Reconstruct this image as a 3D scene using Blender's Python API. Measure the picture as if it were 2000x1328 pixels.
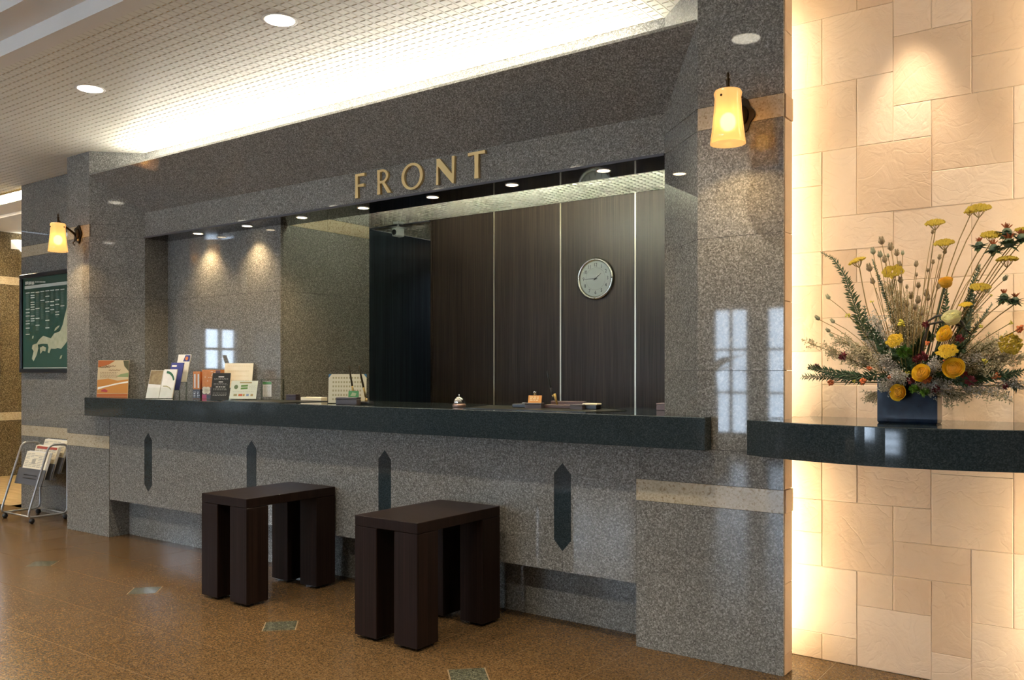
import bpy, bmesh, math, random
from mathutils import Vector, Matrix
random.seed(7)
for o in list(bpy.data.objects):
    bpy.data.objects.remove(o)
S = bpy.context.scene
COL = S.collection
PI = math.pi

# ------------------------------------------------------------------ camera
FPX, TH, HC = 1700.0, math.atan(1230 / 1700), 1.2
cd = bpy.data.cameras.new('camera')
cd.sensor_width = 36.0
cd.lens = 36.0 * FPX / 2000.0
cd.shift_y = 62.0 / 2000.0
cd.clip_start = 0.05
cam = bpy.data.objects.new('camera', cd)
COL.objects.link(cam)
cam.location = (0, 0, HC)
cam.rotation_euler = (PI / 2, 0, TH)
S.camera = cam

# ------------------------------------------------------------------ light and exposure
S.view_settings.view_transform = 'Standard'
S.view_settings.look = 'None'
S.view_settings.gamma = 1.0
S.view_settings.use_curve_mapping = False
S.view_settings.exposure = 0.68
W = bpy.data.worlds.new('world')
S.world = W
W.use_nodes = True
bg = W.node_tree.nodes['Background']
bg.inputs[0].default_value = (0.72, 0.84, 1.0, 1)
bg.inputs[1].default_value = 13.5
COVE_L = 46.0        # cove tubes over the counter
NICHE_L = 20.0       # upright tubes hidden beside the niche
DOWN_W = 44.0
TRAY_W = 150.0       # downlights in the raised ceiling        # lobby downlights
SPOT_W = 15.0         # small spots in the counter soffit
INNER_L = 400.0       # tubes over the office side
SCONCE_W = 6.5


def lamp(name, kind, loc, energy, color, rot=(0, 0, 0), **kw):
    d = bpy.data.lights.new(name, kind)
    d.energy = energy
    d.color = color
    for k, v in kw.items():
        setattr(d, k, v)
    o = bpy.data.objects.new(name, d)
    COL.objects.link(o)
    o.location = loc
    o.rotation_euler = rot
    return o


# ------------------------------------------------------------------ helpers
def tag(o, label=None, cat=None, group=None, kind=None):
    if label: o['label'] = label
    if cat: o['category'] = cat
    if group: o['group'] = group
    if kind: o['kind'] = kind
    return o


def thing(name, label, cat, loc=(0, 0, 0), rz=0.0, group=None):
    o = bpy.data.objects.new(name, None)
    COL.objects.link(o)
    o.empty_display_size = 0.05
    o.location = loc
    o.rotation_euler = (0, 0, rz)
    return tag(o, label, cat, group)


class MB:
    def __init__(self):
        self.v, self.f, self.s = [], [], []

    def add(self, verts, faces, smooth=False):
        n = len(self.v)
        self.v += [tuple(p) for p in verts]
        for f in faces:
            self.f.append([i + n for i in f])
            self.s.append(smooth)
        return self

    def box(self, x0, x1, y0, y1, z0, z1):
        v = [(x0, y0, z0), (x1, y0, z0), (x1, y1, z0), (x0, y1, z0), (x0, y0, z1), (x1, y0, z1), (x1, y1, z1), (x0, y1, z1)]
        return self.add(v, [(0, 3, 2, 1), (4, 5, 6, 7), (0, 1, 5, 4), (1, 2, 6, 5), (2, 3, 7, 6), (3, 0, 4, 7)])

    def cbox(self, x0, x1, y0, y1, z0, z1, b=0.003):
        """box with all edges chamfered"""
        v = []
        idx = {}
        X, Y, Z = (x0, x1), (y0, y1), (z0, z1)
        for i in (0, 1):
            for j in (0, 1):
                for k in (0, 1):
                    sx, sy, sz = (1 - 2 * i) * b, (1 - 2 * j) * b, (1 - 2 * k) * b
                    for a in range(3):
                        p = [X[i] + sx, Y[j] + sy, Z[k] + sz]
                        p[a] = (X[i], Y[j], Z[k])[a]
                        idx[(i, j, k, a)] = len(v)
                        v.append(p)
        f = []
        g = lambda i, j, k, a: idx[(i, j, k, a)]
        for s in (0, 1):
            q = [g(s, 0, 0, 0), g(s, 1, 0, 0), g(s, 1, 1, 0), g(s, 0, 1, 0)]
            f.append(q if s else q[::-1])
            q = [g(0, s, 0, 1), g(0, s, 1, 1), g(1, s, 1, 1), g(1, s, 0, 1)]
            f.append(q if s else q[::-1])
            q = [g(0, 0, s, 2), g(1, 0, s, 2), g(1, 1, s, 2), g(0, 1, s, 2)]
            f.append(q if s else q[::-1])
        for i in (0, 1):
            for j in (0, 1):
                f.append([g(i, j, 0, 0), g(i, j, 0, 1), g(i, j, 1, 1), g(i, j, 1, 0)])
                f.append([g(i, 0, j, 0), g(i, 0, j, 2), g(i, 1, j, 2), g(i, 1, j, 0)])
                f.append([g(0, i, j, 1), g(0, i, j, 2), g(1, i, j, 2), g(1, i, j, 1)])
        for i in (0, 1):
            for j in (0, 1):
                for k in (0, 1):
                    f.append([g(i, j, k, 0), g(i, j, k, 1), g(i, j, k, 2)])
        return self.add(v, f)

    def prism(self, poly, z0, z1):
        n = len(poly)
        v = [(x, y, z0) for x, y in poly] + [(x, y, z1) for x, y in poly]
        f = [list(range(n))[::-1], list(range(n, 2 * n))]
        f += [[i, (i + 1) % n, n + (i + 1) % n, n + i] for i in range(n)]
        return self.add(v, f)

    def plate(self, poly, fn, t):
        """poly of 2D points mapped by fn(a, b, depth) and thickened to t"""
        n = len(poly)
        v = [fn(a, b, 0) for a, b in poly] + [fn(a, b, t) for a, b in poly]
        f = [list(range(n)), list(range(n, 2 * n))[::-1]]
        f += [[i, n + i, n + (i + 1) % n, (i + 1) % n] for i in range(n)]
        return self.add(v, f)

    def tube(self, pts, r, n=8, cap=True):
        pts = [Vector(p) for p in pts]
        rs = r if isinstance(r, (list, tuple)) else [r] * len(pts)
        rings = []
        t0 = (pts[1] - pts[0]).normalized()
        up = Vector((0, 0, 1)) if abs(t0.z) < 0.9 else Vector((1, 0, 0))
        nrm = t0.cross(up).normalized()
        for i, p in enumerate(pts):
            a = pts[max(i - 1, 0)]
            b = pts[min(i + 1, len(pts) - 1)]
            t = (b - a).normalized() if (b - a).length > 1e-9 else t0
            nrm = (nrm - t * nrm.dot(t))
            nrm = nrm.normalized() if nrm.length > 1e-6 else t.orthogonal().normalized()
            bn = t.cross(nrm)
            rings.append([p + (nrm * math.cos(2 * PI * k / n) + bn * math.sin(2 * PI * k / n)) * rs[i] for k in range(n)])
        v = [q for ring in rings for q in ring]
        f = []
        for i in range(len(pts) - 1):
            for k in range(n):
                f.append([i * n + k, i * n + (k + 1) % n, (i + 1) * n + (k + 1) % n, (i + 1) * n + k])
        if cap:
            f.append(list(range(n))[::-1])
            f.append([(len(pts) - 1) * n + k for k in range(n)])
        return self.add(v, f, n > 4)

    def lathe(self, prof, c=(0, 0, 0), n=24, axis='z', smooth=True):
        v, f = [], []
        m = len(prof)
        for k in range(n):
            a = 2 * PI * k / n
            for r, h in prof:
                x, y = r * math.cos(a), r * math.sin(a)
                p = {'z': (x, y, h), 'y': (x, -h, y), 'x': (h, x, y)}[axis]
                v.append((p[0] + c[0], p[1] + c[1], p[2] + c[2]))
        for k in range(n):
            k2 = (k + 1) % n
            for i in range(m - 1):
                f.append([k * m + i, k2 * m + i, k2 * m + i + 1, k * m + i + 1])
        return self.add(v, f, smooth)

    def ball(self, c, rx, ry=None, rz=None, n=8, m=5, smooth=True):
        ry = rx if ry is None else ry
        rz = rx if rz is None else rz
        v = [(c[0], c[1], c[2] - rz)]
        for i in range(1, m):
            p = -PI / 2 + PI * i / m
            for k in range(n):
                a = 2 * PI * k / n
                v.append((c[0] + rx * math.cos(p) * math.cos(a), c[1] + ry * math.cos(p) * math.sin(a), c[2] + rz * math.sin(p)))
        v.append((c[0], c[1], c[2] + rz))
        f = [[0, 1 + (k + 1) % n, 1 + k] for k in range(n)]
        for i in range(m - 2):
            for k in range(n):
                a = 1 + i * n
                f.append([a + k, a + (k + 1) % n, a + n + (k + 1) % n, a + n + k])
        L = len(v) - 1
        a = 1 + (m - 2) * n
        f += [[a + k, a + (k + 1) % n, L] for k in range(n)]
        return self.add(v, f, smooth)

    def octa(self, c, r):
        x, y, z = c
        v = [(x + r, y, z), (x - r, y, z), (x, y + r, z), (x, y - r, z), (x, y, z + r), (x, y, z - r)]
        return self.add(v, [(0, 2, 4), (2, 1, 4), (1, 3, 4), (3, 0, 4), (2, 0, 5), (1, 2, 5), (3, 1, 5), (0, 3, 5)])

    def mesh(self, name, mat):
        me = bpy.data.meshes.new(name)
        me.from_pydata(self.v, [], self.f)
        me.polygons.foreach_set('use_smooth', self.s)
        me.materials.append(mat)
        me.update()
        return me

    def build(self, name, mat, parent=None, fix=False):
        me = self.mesh(name, mat)
        if fix:
            bm = bmesh.new(); bm.from_mesh(me)
            bmesh.ops.recalc_face_normals(bm, faces=bm.faces)
            bm.to_mesh(me); bm.free()
        return link(name, me, parent)


def link(name, me, parent=None, loc=None, rot=None, scale=None):
    o = bpy.data.objects.new(name, me)
    COL.objects.link(o)
    if parent is not None: o.parent = parent
    if loc is not None: o.location = loc
    if rot is not None: o.rotation_euler = rot
    if scale is not None: o.scale = (scale,) * 3 if isinstance(scale, (int, float)) else scale
    return o


def ring(poly, inset):
    """inset of a convex or simple polygon given counter-clockwise"""
    n = len(poly)
    out = []
    for i in range(n):
        p0, p1, p2 = (Vector(poly[(i + k) % n]).to_2d() for k in (-1, 0, 1))
        d1, d2 = (p1 - p0).normalized(), (p2 - p1).normalized()
        n1, n2 = Vector((-d1.y, d1.x)), Vector((-d2.y, d2.x))
        k = 1 + n1.dot(n2)
        out.append(tuple(p1 + (n1 + n2) * (inset / max(k, 0.2))))
    return out


def at(u, v, y):
    """point of the photograph's pixel on the upright plane at distance y (used only to read real positions)"""
    a = (u - 1000) / FPX
    d = (-math.sin(TH) + a * math.cos(TH), math.cos(TH) + a * math.sin(TH), (726 - v) / FPX)
    t = y / d[1]
    return Vector((d[0] * t, y, HC + d[2] * t))


# ------------------------------------------------------------------ materials
class NT:
    def __init__(self, name):
        self.m = bpy.data.materials.new(name)
        self.m.use_nodes = True
        self.t = self.m.node_tree
        self.p = self.t.nodes['Principled BSDF']
        self.out = self.t.nodes['Material Output']

    def n(self, kind, **kw):
        o = self.t.nodes.new('ShaderNode' + kind)
        for k, v in kw.items():
            if k in o.inputs: o.inputs[k].default_value = v
            else: setattr(o, k, v)
        return o

    def l(self, a, b):
        self.t.links.new(a, b)

    def ramp(self, fac, stops, interp='LINEAR'):
        r = self.n('ValToRGB')
        r.color_ramp.interpolation = interp
        e = r.color_ramp.elements
        while len(e) < len(stops): e.new(0.5)
        for i, (p, c) in enumerate(stops):
            e[i].position = p
            e[i].color = (*c, 1) if len(c) == 3 else c
        self.l(fac, r.inputs[0])
        return r

    def coord(self, scale=(1, 1, 1), rot=(0, 0, 0)):
        tc = self.n('TexCoord')
        mp = self.n('Mapping')
        mp.inputs['Scale'].default_value = scale
        mp.inputs['Rotation'].default_value = rot
        self.l(tc.outputs['Object'], mp.inputs[0])
        return mp.outputs[0]

    def math(self, op, a, b):
        n = self.n('Math', operation=op)
        for i, q in enumerate((a, b)):
            if isinstance(q, (int, float)): n.inputs[i].default_value = q
            else: self.l(q, n.inputs[i])
        return n.outputs[0]

    def bump(self, h, strength=0.3, dist=0.002):
        b = self.n('Bump')
        b.inputs['Strength'].default_value = strength
        b.inputs['Distance'].default_value = dist
        self.l(h, b.inputs['Height'])
        self.l(b.outputs[0], self.p.inputs['Normal'])


def plain(name, col, rough=0.5, metal=0.0, emit=None, es=0.0, spec=0.5, coat=0.0):
    q = NT(name)
    q.p.inputs['Base Color'].default_value = (*col, 1)
    q.p.inputs['Roughness'].default_value = rough
    q.p.inputs['Metallic'].default_value = metal
    q.p.inputs['Specular IOR Level'].default_value = spec
    q.p.inputs['Coat Weight'].default_value = coat
    if emit:
        q.p.inputs['Emission Color'].default_value = (*emit, 1)
        q.p.inputs['Emission Strength'].default_value = es
    return q.m


def varied(name, c0, c1, scale, rough=0.5, spec=0.5, detail=3.0, bump=0.0, mapscale=(1, 1, 1)):
    q = NT(name)
    nz = q.n('TexNoise', Scale=scale, Detail=detail)
    q.l(q.coord(mapscale), nz.inputs['Vector'])
    r = q.ramp(nz.outputs['Fac'], [(0.3, c0), (0.7, c1)])
    q.l(r.outputs[0], q.p.inputs['Base Color'])
    q.p.inputs['Roughness'].default_value = rough
    q.p.inputs['Specular IOR Level'].default_value = spec
    if bump: q.bump(nz.outputs['Fac'], bump, 0.004)
    return q.m


def granite(name, stops, scale=150.0, rough=0.07, tone=(0.9, 1.08), spec=0.5, blotch=9.0):
    q = NT(name)
    co = q.coord()
    vo = q.n('TexVoronoi', Scale=scale)
    q.l(co, vo.inputs['Vector'])
    sp = q.n('SeparateColor')
    q.l(vo.outputs['Color'], sp.inputs[0])
    nz = q.n('TexNoise', Scale=scale * 0.62, Detail=5.0, Roughness=0.65)
    q.l(co, nz.inputs['Vector'])
    a = q.math('MULTIPLY', sp.outputs[0], 0.50)
    b = q.math('MULTIPLY', nz.outputs['Fac'], 0.80)
    v = q.math('SUBTRACT', q.math('ADD', a, b), 0.15)
    r = q.ramp(v, stops)
    n2 = q.n('TexNoise', Scale=blotch, Detail=3.0)
    q.l(co, n2.inputs['Vector'])
    oi = q.n('ObjectInfo')
    k = q.math('ADD', q.math('MULTIPLY', n2.outputs['Fac'], tone[1] - tone[0]), tone[0])
    k = q.math('ADD', k, q.math('MULTIPLY', oi.outputs['Random'], 0.08))
    mx = q.n('MixRGB', blend_type='MULTIPLY')
    mx.inputs[0].default_value = 1.0
    q.l(r.outputs[0], mx.inputs[1])
    q.l(k, mx.inputs[2])
    q.l(mx.outputs[0], q.p.inputs['Base Color'])
    q.p.inputs['Roughness'].default_value = rough
    q.p.inputs['Specular IOR Level'].default_value = spec
    return q.m


M = {}
M['granite'] = granite('grey brown granite', [(0.12, (0.078, 0.076, 0.067)), (0.36, (0.148, 0.143, 0.126)), (0.58, (0.215, 0.209, 0.186)), (0.85, (0.40, 0.39, 0.36))], 200, 0.035, spec=0.4)
M['granite_dark'] = granite('dark green counter granite', [(0.15, (0.015, 0.022, 0.024)), (0.5, (0.025, 0.035, 0.038)), (0.9, (0.052, 0.068, 0.072))], 260, 0.05)
M['granite_cream'] = granite('cream speckled granite', [(0.12, (0.25, 0.17, 0.09)), (0.35, (0.47, 0.39, 0.26)), (0.7, (0.56, 0.48, 0.34))], 150, 0.12)
M['granite_hall'] = granite('golden brown granite', [(0.12, (0.035, 0.027, 0.015)), (0.4, (0.105, 0.082, 0.045)), (0.6, (0.16, 0.128, 0.075)), (0.85, (0.30, 0.25, 0.16))], 150, 0.10)
M['granite_floor'] = granite('red brown floor granite', [(0.12, (0.034, 0.018, 0.007)), (0.36, (0.080, 0.045, 0.018)), (0.58, (0.110, 0.064, 0.026)), (0.88, (0.20, 0.132, 0.066))], 190, 0.19, (0.84, 1.1), spec=0.16, blotch=3.0)
M['granite_inset'] = granite('grey green floor granite', [(0.15, (0.025, 0.026, 0.016)), (0.5, (0.075, 0.077, 0.052)), (0.9, (0.17, 0.17, 0.12))], 170, 0.13)
M['grout'] = varied('pale floor joint', (0.17, 0.115, 0.06), (0.22, 0.15, 0.08), 40, 0.7)
M['joint_dark'] = plain('dark stone joint', (0.05, 0.046, 0.04), 0.7)
M['white'] = varied('warm white paint', (0.72, 0.69, 0.63), (0.76, 0.73, 0.67), 3, 0.6)
M['louver'] = plain('off white louver', (0.76, 0.74, 0.64), 0.5)
M['cell_shade'] = varied('tan painted cell shade', (0.50, 0.37, 0.15), (0.56, 0.43, 0.19), 5, 0.9)  # shade inside the louver cells, painted as a tan backing
M['hall_floor'] = varied('pale tan hall floor', (0.42, 0.30, 0.15), (0.55, 0.40, 0.21), 3, 0.2, detail=5, mapscale=(1, 6, 1))


def m_tile():
    q = NT('sand coloured rough tile')
    co = q.coord()
    n1 = q.n('TexNoise', Scale=5.0, Detail=4.0)
    q.l(co, n1.inputs['Vector'])
    oi = q.n('ObjectInfo')
    v = q.math('ADD', q.math('MULTIPLY', n1.outputs['Fac'], 0.45), q.math('MULTIPLY', oi.outputs['Random'], 0.55))
    r = q.ramp(v, [(0.15, (0.64, 0.43, 0.27)), (0.5, (0.72, 0.52, 0.35)), (0.85, (0.78, 0.59, 0.43))])
    q.l(r.outputs[0], q.p.inputs['Base Color'])
    q.p.inputs['Roughness'].default_value = 0.55
    # slate-like relief: ridges of warped noise
    ad = q.n('VectorMath', operation='ADD')
    q.l(co, ad.inputs[0])
    q.l(oi.outputs['Location'], ad.inputs[1])
    n2 = q.n('TexNoise', Scale=9.0, Detail=7.0, Roughness=0.62, Distortion=1.2)
    q.l(ad.outputs[0], n2.inputs['Vector'])
    n3 = q.n('TexNoise', Scale=4.0, Detail=2.0, Distortion=2.2)
    q.l(ad.outputs[0], n3.inputs['Vector'])
    rd = q.math('ABSOLUTE', q.math('SUBTRACT', n3.outputs['Fac'], 0.5), 0)
    rr = q.ramp(rd, [(0.0, (0, 0, 0)), (0.035, (1, 1, 1))])
    h = q.math('ADD', n2.outputs['Fac'], q.math('MULTIPLY', rr.outputs[0], 0.12))
    q.bump(h, 0.65, 0.007)
    return q.m


M['tile'] = m_tile()
M['tile_joint'] = plain('pale tile joint', (0.78, 0.66, 0.50), 0.8)


def m_zebra(name, c0, c1, c2, spec=0.25):
    q = NT(name)
    co = q.coord((1, 1, 0.012))
    n1 = q.n('TexNoise', Scale=150.0, Detail=3.0)
    q.l(co, n1.inputs['Vector'])
    n2 = q.n('TexNoise', Scale=28.0, Detail=2.0)
    q.l(co, n2.inputs['Vector'])
    v = q.math('ADD', q.math('MULTIPLY', n1.outputs['Fac'], 0.65), q.math('MULTIPLY', n2.outputs['Fac'], 0.35))
    r = q.ramp(v, [(0.34, c0), (0.5, c1), (0.66, c2)])
    q.l(r.outputs[0], q.p.inputs['Base Color'])
    q.p.inputs['Roughness'].default_value = 0.38
    q.p.inputs['Specular IOR Level'].default_value = spec
    return q.m


M['zebra'] = m_zebra('dark striped veneer', (0.013, 0.009, 0.007), (0.031, 0.021, 0.016), (0.060, 0.042, 0.031))
M['zebra_blue'] = m_zebra('blue black striped veneer', (0.014, 0.017, 0.021), (0.024, 0.030, 0.036), (0.038, 0.046, 0.054))
M['stool'] = m_zebra('dark espresso wood', (0.010, 0.0055, 0.0045), (0.016, 0.009, 0.007), (0.024, 0.0135, 0.010), 0.12)
M['brass'] = plain('satin brass', (0.80, 0.60, 0.28), 0.36, 0.85)
M['steel_strip'] = plain('pale metal strip', (0.75, 0.70, 0.55), 0.35, 0.85)
M['iron'] = plain('dark bronze iron', (0.045, 0.030, 0.016), 0.42, 0.85)
M['black'] = plain('black plastic', (0.012, 0.012, 0.014), 0.35)
M['frame_black'] = plain('black frame', (0.016, 0.018, 0.022), 0.3)
M['soffit'] = plain('polished black soffit', (0.012, 0.011, 0.012), 0.04, spec=0.9)
M['soffit_edge'] = plain('grey metal edge', (0.10, 0.10, 0.11), 0.3, 0.5)
M['tube_cool'] = plain('lit cove tube', (1, 1, 1), 0.5, emit=(1.0, 0.95, 0.86), es=COVE_L)
M['tube_warm'] = plain('lit niche tube', (1, 1, 1), 0.5, emit=(1.0, 0.90, 0.68), es=NICHE_L)
M['tube_low'] = plain('lit lower niche tube', (1, 1, 1), 0.5, emit=(1.0, 0.88, 0.64), es=NICHE_L * 1.6)
M['tube_inner'] = plain('lit office tube', (1, 1, 1), 0.5, emit=(0.93, 1.0, 0.82), es=INNER_L)
M['lens'] = plain('lit downlight lens', (1, 1, 1), 0.5, emit=(1.0, 0.90, 0.70), es=9.0)
M['lens_spot'] = plain('lit spot lens', (1, 1, 1), 0.5, emit=(1.0, 0.80, 0.52), es=8.0)
M['trim_white'] = plain('white lamp trim', (0.75, 0.73, 0.68), 0.4)
M['bulb'] = plain('lit bulb', (1, 1, 1), 0.5, emit=(1.0, 0.80, 0.48), es=14.0)


def m_shade():
    q = NT('amber frosted glass')
    tr = q.n('BsdfTranslucent')
    tr.inputs[0].default_value = (0.34, 0.20, 0.08, 1)
    rf = q.n('BsdfRefraction')
    rf.inputs['Color'].default_value = (1.0, 0.80, 0.50, 1)
    rf.inputs['Roughness'].default_value = 0.60
    rf.inputs['IOR'].default_value = 1.12
    gl = q.n('BsdfGlossy')
    gl.inputs['Roughness'].default_value = 0.15
    m1 = q.n('MixShader')
    m1.inputs[0].default_value = 0.42
    q.l(tr.outputs[0], m1.inputs[1]); q.l(rf.outputs[0], m1.inputs[2])
    m2 = q.n('MixShader')
    m2.inputs[0].default_value = 0.05
    q.l(m1.outputs[0], m2.inputs[1]); q.l(gl.outputs[0], m2.inputs[2])
    em = q.n('Emission')
    em.inputs[0].default_value = (1.0, 0.56, 0.20, 1)
    em.inputs[1].default_value = 0.42
    ad = q.n('AddShader')
    q.l(m2.outputs[0], ad.inputs[0]); q.l(em.outputs[0], ad.inputs[1])
    q.l(ad.outputs[0], q.out.inputs[0])
    return q.m


M['shade'] = m_shade()


def m_clear(name, tint, gloss=0.08, rough=0.02):
    q = NT(name)
    tp = q.n('BsdfTransparent'); tp.inputs[0].default_value = (*tint, 1)
    gl = q.n('BsdfGlossy'); gl.inputs['Roughness'].default_value = rough
    m = q.n('MixShader'); m.inputs[0].default_value = gloss
    q.l(tp.outputs[0], m.inputs[1]); q.l(gl.outputs[0], m.inputs[2])
    q.l(m.outputs[0], q.out.inputs[0])
    return q.m


M['pane'] = m_clear('window pane', (0.93, 0.96, 0.98), 0.07)
M['acrylic'] = m_clear('clear acrylic', (0.95, 0.96, 0.95), 0.0, 0.02)
M['acrylic_edge'] = m_clear('acrylic edge', (0.72, 0.76, 0.72), 0.0, 0.1)
M['chrome'] = plain('chrome', (0.8, 0.8, 0.8), 0.08, 1.0)
M['paper'] = varied('off white paper', (0.74, 0.72, 0.66), (0.80, 0.78, 0.72), 30, 0.7)
M['paper_cream'] = varied('cream paper', (0.80, 0.72, 0.52), (0.86, 0.78, 0.60), 20, 0.7)


def col(name, c, rough=0.55, **kw):
    if name not in M: M[name] = plain(name, c, rough, **kw)
    return M[name]

# ================================================================== SETTING
YF, YB, YN = 3.4, 3.68, 3.7          # pillar faces, sign band, niche wall
ZC = 2.84                            # lobby ceiling
ZTOP, ZBOT = 1.014, 0.879            # counter slab
XL0, XL1, XL2 = -6.66, -6.34, -6.066  # left pillar: outer edge, chamfer start, inner corner
XR0, XR1, XR2 = -1.79, -1.503, -1.14  # right pillar: inner corner, chamfer start, niche edge
XW, XE, YR = -10.6, 3.0, -6.0        # lobby limits


def st(name, mb, mat, label, cat, fix=False):
    return tag(mb.build(name, mat, fix=fix), label, cat, kind='structure')


# ---- floor: tiles of red brown granite with grey green insets at every third corner
T, FX, FY, DG = 0.379, -2.16, 2.69, 0.105
floor = st('floor', MB().box(XW - 0.2, XE + 0.2, YR - 0.2, 3.86, -0.06, -0.0012), M['grout'], 'polished red brown granite floor with small grey green diamond insets', 'floor')


def tile_poly(i, j, g=0.0017, ymax=None):
    x0, x1, y0, y1 = FX + T * i, FX + T * (i + 1), FY + T * j, FY + T * (j + 1)
    if ymax is not None: y1 = min(y1, ymax)
    x0 += g; x1 -= g; y0 += g; y1 -= g
    d = DG + g
    p = []
    for (ci, cj, x, y, order) in ((i, j, x0, y0, ((0, 1), (1, 0))), (i + 1, j, x1, y0, ((-1, 0), (0, 1))), (i + 1, j + 1, x1, y1, ((0, -1), (-1, 0))), (i, j + 1, x0, y1, ((1, 0), (0, -1)))):
        if ci % 3 == 0 and cj % 3 == 0:
            p += [(x + order[0][0] * d, y + order[0][1] * d), (x + order[1][0] * d, y + order[1][1] * d)]
        else:
            p.append((x, y))
    return p


rest = MB()
for i in range(-23, 14):
    for j in range(-23, 3):
        xm = FX + T * (i + 0.5)
        ymax = 3.68 if xm < -8.05 else None
        p = tile_poly(i, j, ymax=ymax)
        if -17 <= i <= 5 and -3 <= j <= 2:
            MB().prism(p, -0.02, 0.0).build('floor_tile', M['granite_floor'], floor)
        else:
            rest.prism(p, -0.02, 0.0)
tag(rest.build('floor_tile_field', M['granite_floor'], floor), kind='stuff')
for i in range(-24, 13, 3):
    for j in range(-21, 3, 3):
        x, y, d = FX + T * i, FY + T * j, DG - 0.003
        MB().prism([(x - d, y), (x, y - d), (x + d, y), (x, y + d)], -0.02, 0.0003).build('floor_inset', M['granite_inset'], floor)
hall_floor = st('floor_hall', MB().box(XW - 0.2, -7.0, 3.683, 9.2, -0.05, 0.0), M['hall_floor'], 'pale tan floor of the side hall beyond the map wall', 'floor')
office_floor = st('floor_office', MB().box(-7.0, -0.9, 3.862, 9.0, -0.05, -0.002), M['hall_floor'], 'floor of the office space behind the counter', 'floor')

# ---- stone courses
CZ = [(0.0, 0.64, 'granite'), (0.64, 0.733, 'granite_cream'), (0.733, 1.205, 'granite'), (1.205, 1.752, 'granite'), (1.752, 2.205, 'granite'), (2.205, 2.298, 'granite_cream'), (2.298, ZC, 'granite')]
G = 0.0009


def pillar(name, low, high, label, zsplit=0.879):
    core = st(name, MB().prism(ring(high, 0.006), 0.0, ZC), M['joint_dark'], label, 'pillar', fix=True)
    core2 = MB().prism(ring(low, 0.006), 0.0, zsplit - 0.02).build('core', M['joint_dark'], core, fix=True)
    for z0, z1, mat in CZ:
        if z1 <= 0.74:
            MB().prism(low, z0 + G, z1 - G).build('stone_band' if 'cream' in mat else 'stone_panel', M[mat], core, fix=True)
        elif z0 < zsplit:
            MB().prism(low, z0 + G, zsplit - 0.002).build('stone_panel', M[mat], core, fix=True)
            MB().prism(high, zsplit, z1 - G).build('stone_panel', M[mat], core, fix=True)
        elif 'cream' in mat:      # the band runs across the front face only
            xs_ = sorted(x for x, y in high if abs(y - YF) < 1e-6)
            MB().box(xs_[0] + 0.0004, xs_[1], YF, YF + 0.011, z0 + G, z1 - G).build('stone_band', M[mat], core)
            MB().prism([(x + (0.0115 if abs(x - XL1) < 1e-6 else -0.0115 if abs(x - XR1) < 1e-6 else 0.0115 if abs(x - (-1.40 - XR1)) < 1e-6 else 0), y + 0.0115) if abs(y - YF) < 1e-6 else (x, y) for x, y in high], z0 + G, z1 - G).build('stone_panel', M['granite'], core, fix=True)
        else:
            MB().prism(high, z0 + G, z1 - G).build('stone_panel', M[mat], core, fix=True)
    return core


lowL = [(XL0, YF), (XL2, YF), (XL2, 3.9), (XL0, 3.9)]
highL = [(XL0, YF), (XL1, YF), (XL2, YB), (XL2, 3.9), (XL0, 3.9)]
pillar('pillar', lowL, highL, 'grey granite pillar with chamfered side left of the counter beside the map')
YRT = 3.5
lowR = [(XR0, YF), (XR2 - 0.002, YF), (XR2 - 0.002, YF + 0.012), (XR2 - 0.014, YF + 0.012), (XR2 - 0.014, YRT), (-1.36, YRT), (-1.36, YN + 0.02), (XR0, YN + 0.02)]
highR = [(XR1, YF), (XR2 - 0.002, YF), (XR2 - 0.002, YF + 0.012), (XR2 - 0.014, YF + 0.012), (XR2 - 0.014, YRT), (-1.36, YRT), (-1.36, YN + 0.02), (XR0, YN + 0.02), (XR0, YB)]
pR = pillar('pillar', lowR, highR, 'grey granite pillar with chamfered side between the counter and the lit niche')
# sand coloured return of the niche edge
zz = [0.0, 0.08, 0.36, 0.64, 0.733, 0.88, 1.205, 1.48, 1.752, 2.205, 2.298, 2.55, ZC]
for a, b in zip(zz[:-1], zz[1:]):
    proud = 0.004 if abs(a - 2.205) < 1e-6 or abs(a - 0.64) < 1e-6 else 0.0
    MB().cbox(XR2 - 0.013, XR2 + proud, YF + 0.013, YRT - 0.001, a + 0.001, b - 0.001, 0.0015).build('return_tile', M['tile'], pR)

# mirrored pillar on the far side of the niche
xm = lambda x: -1.40 - x
for nm, lo, hi, lab in (('pillar', lowR, highR, 'grey granite pillar on the far side of the lit niche'),):
    fl = lambda P: [(xm(x), y) for x, y in P][::-1]
    pillar(nm, fl(lo), fl(hi), lab)

# ---- wall with the map
wm = st('wall_map', MB().box(-8.0 + 0.012, XL0, YB + 0.012, 3.98, 0, ZC), M['joint_dark'], 'granite wall holding the green map left of the counter', 'wall')
for z0, z1, mat in CZ:
    for x0, x1 in ((-8.0, -7.2), (-7.2, XL0 - 0.001)):
        MB().box(x0 + G, x1 - G, YB, YB + 0.02, z0 + G, z1 - G).build('stone_band' if 'cream' in mat else 'stone_panel', M[mat], wm)
    MB().box(-8.0, -7.99, YB + 0.021, 3.98, z0 + G, z1 - G).build('stone_panel', M[mat], wm)

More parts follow.
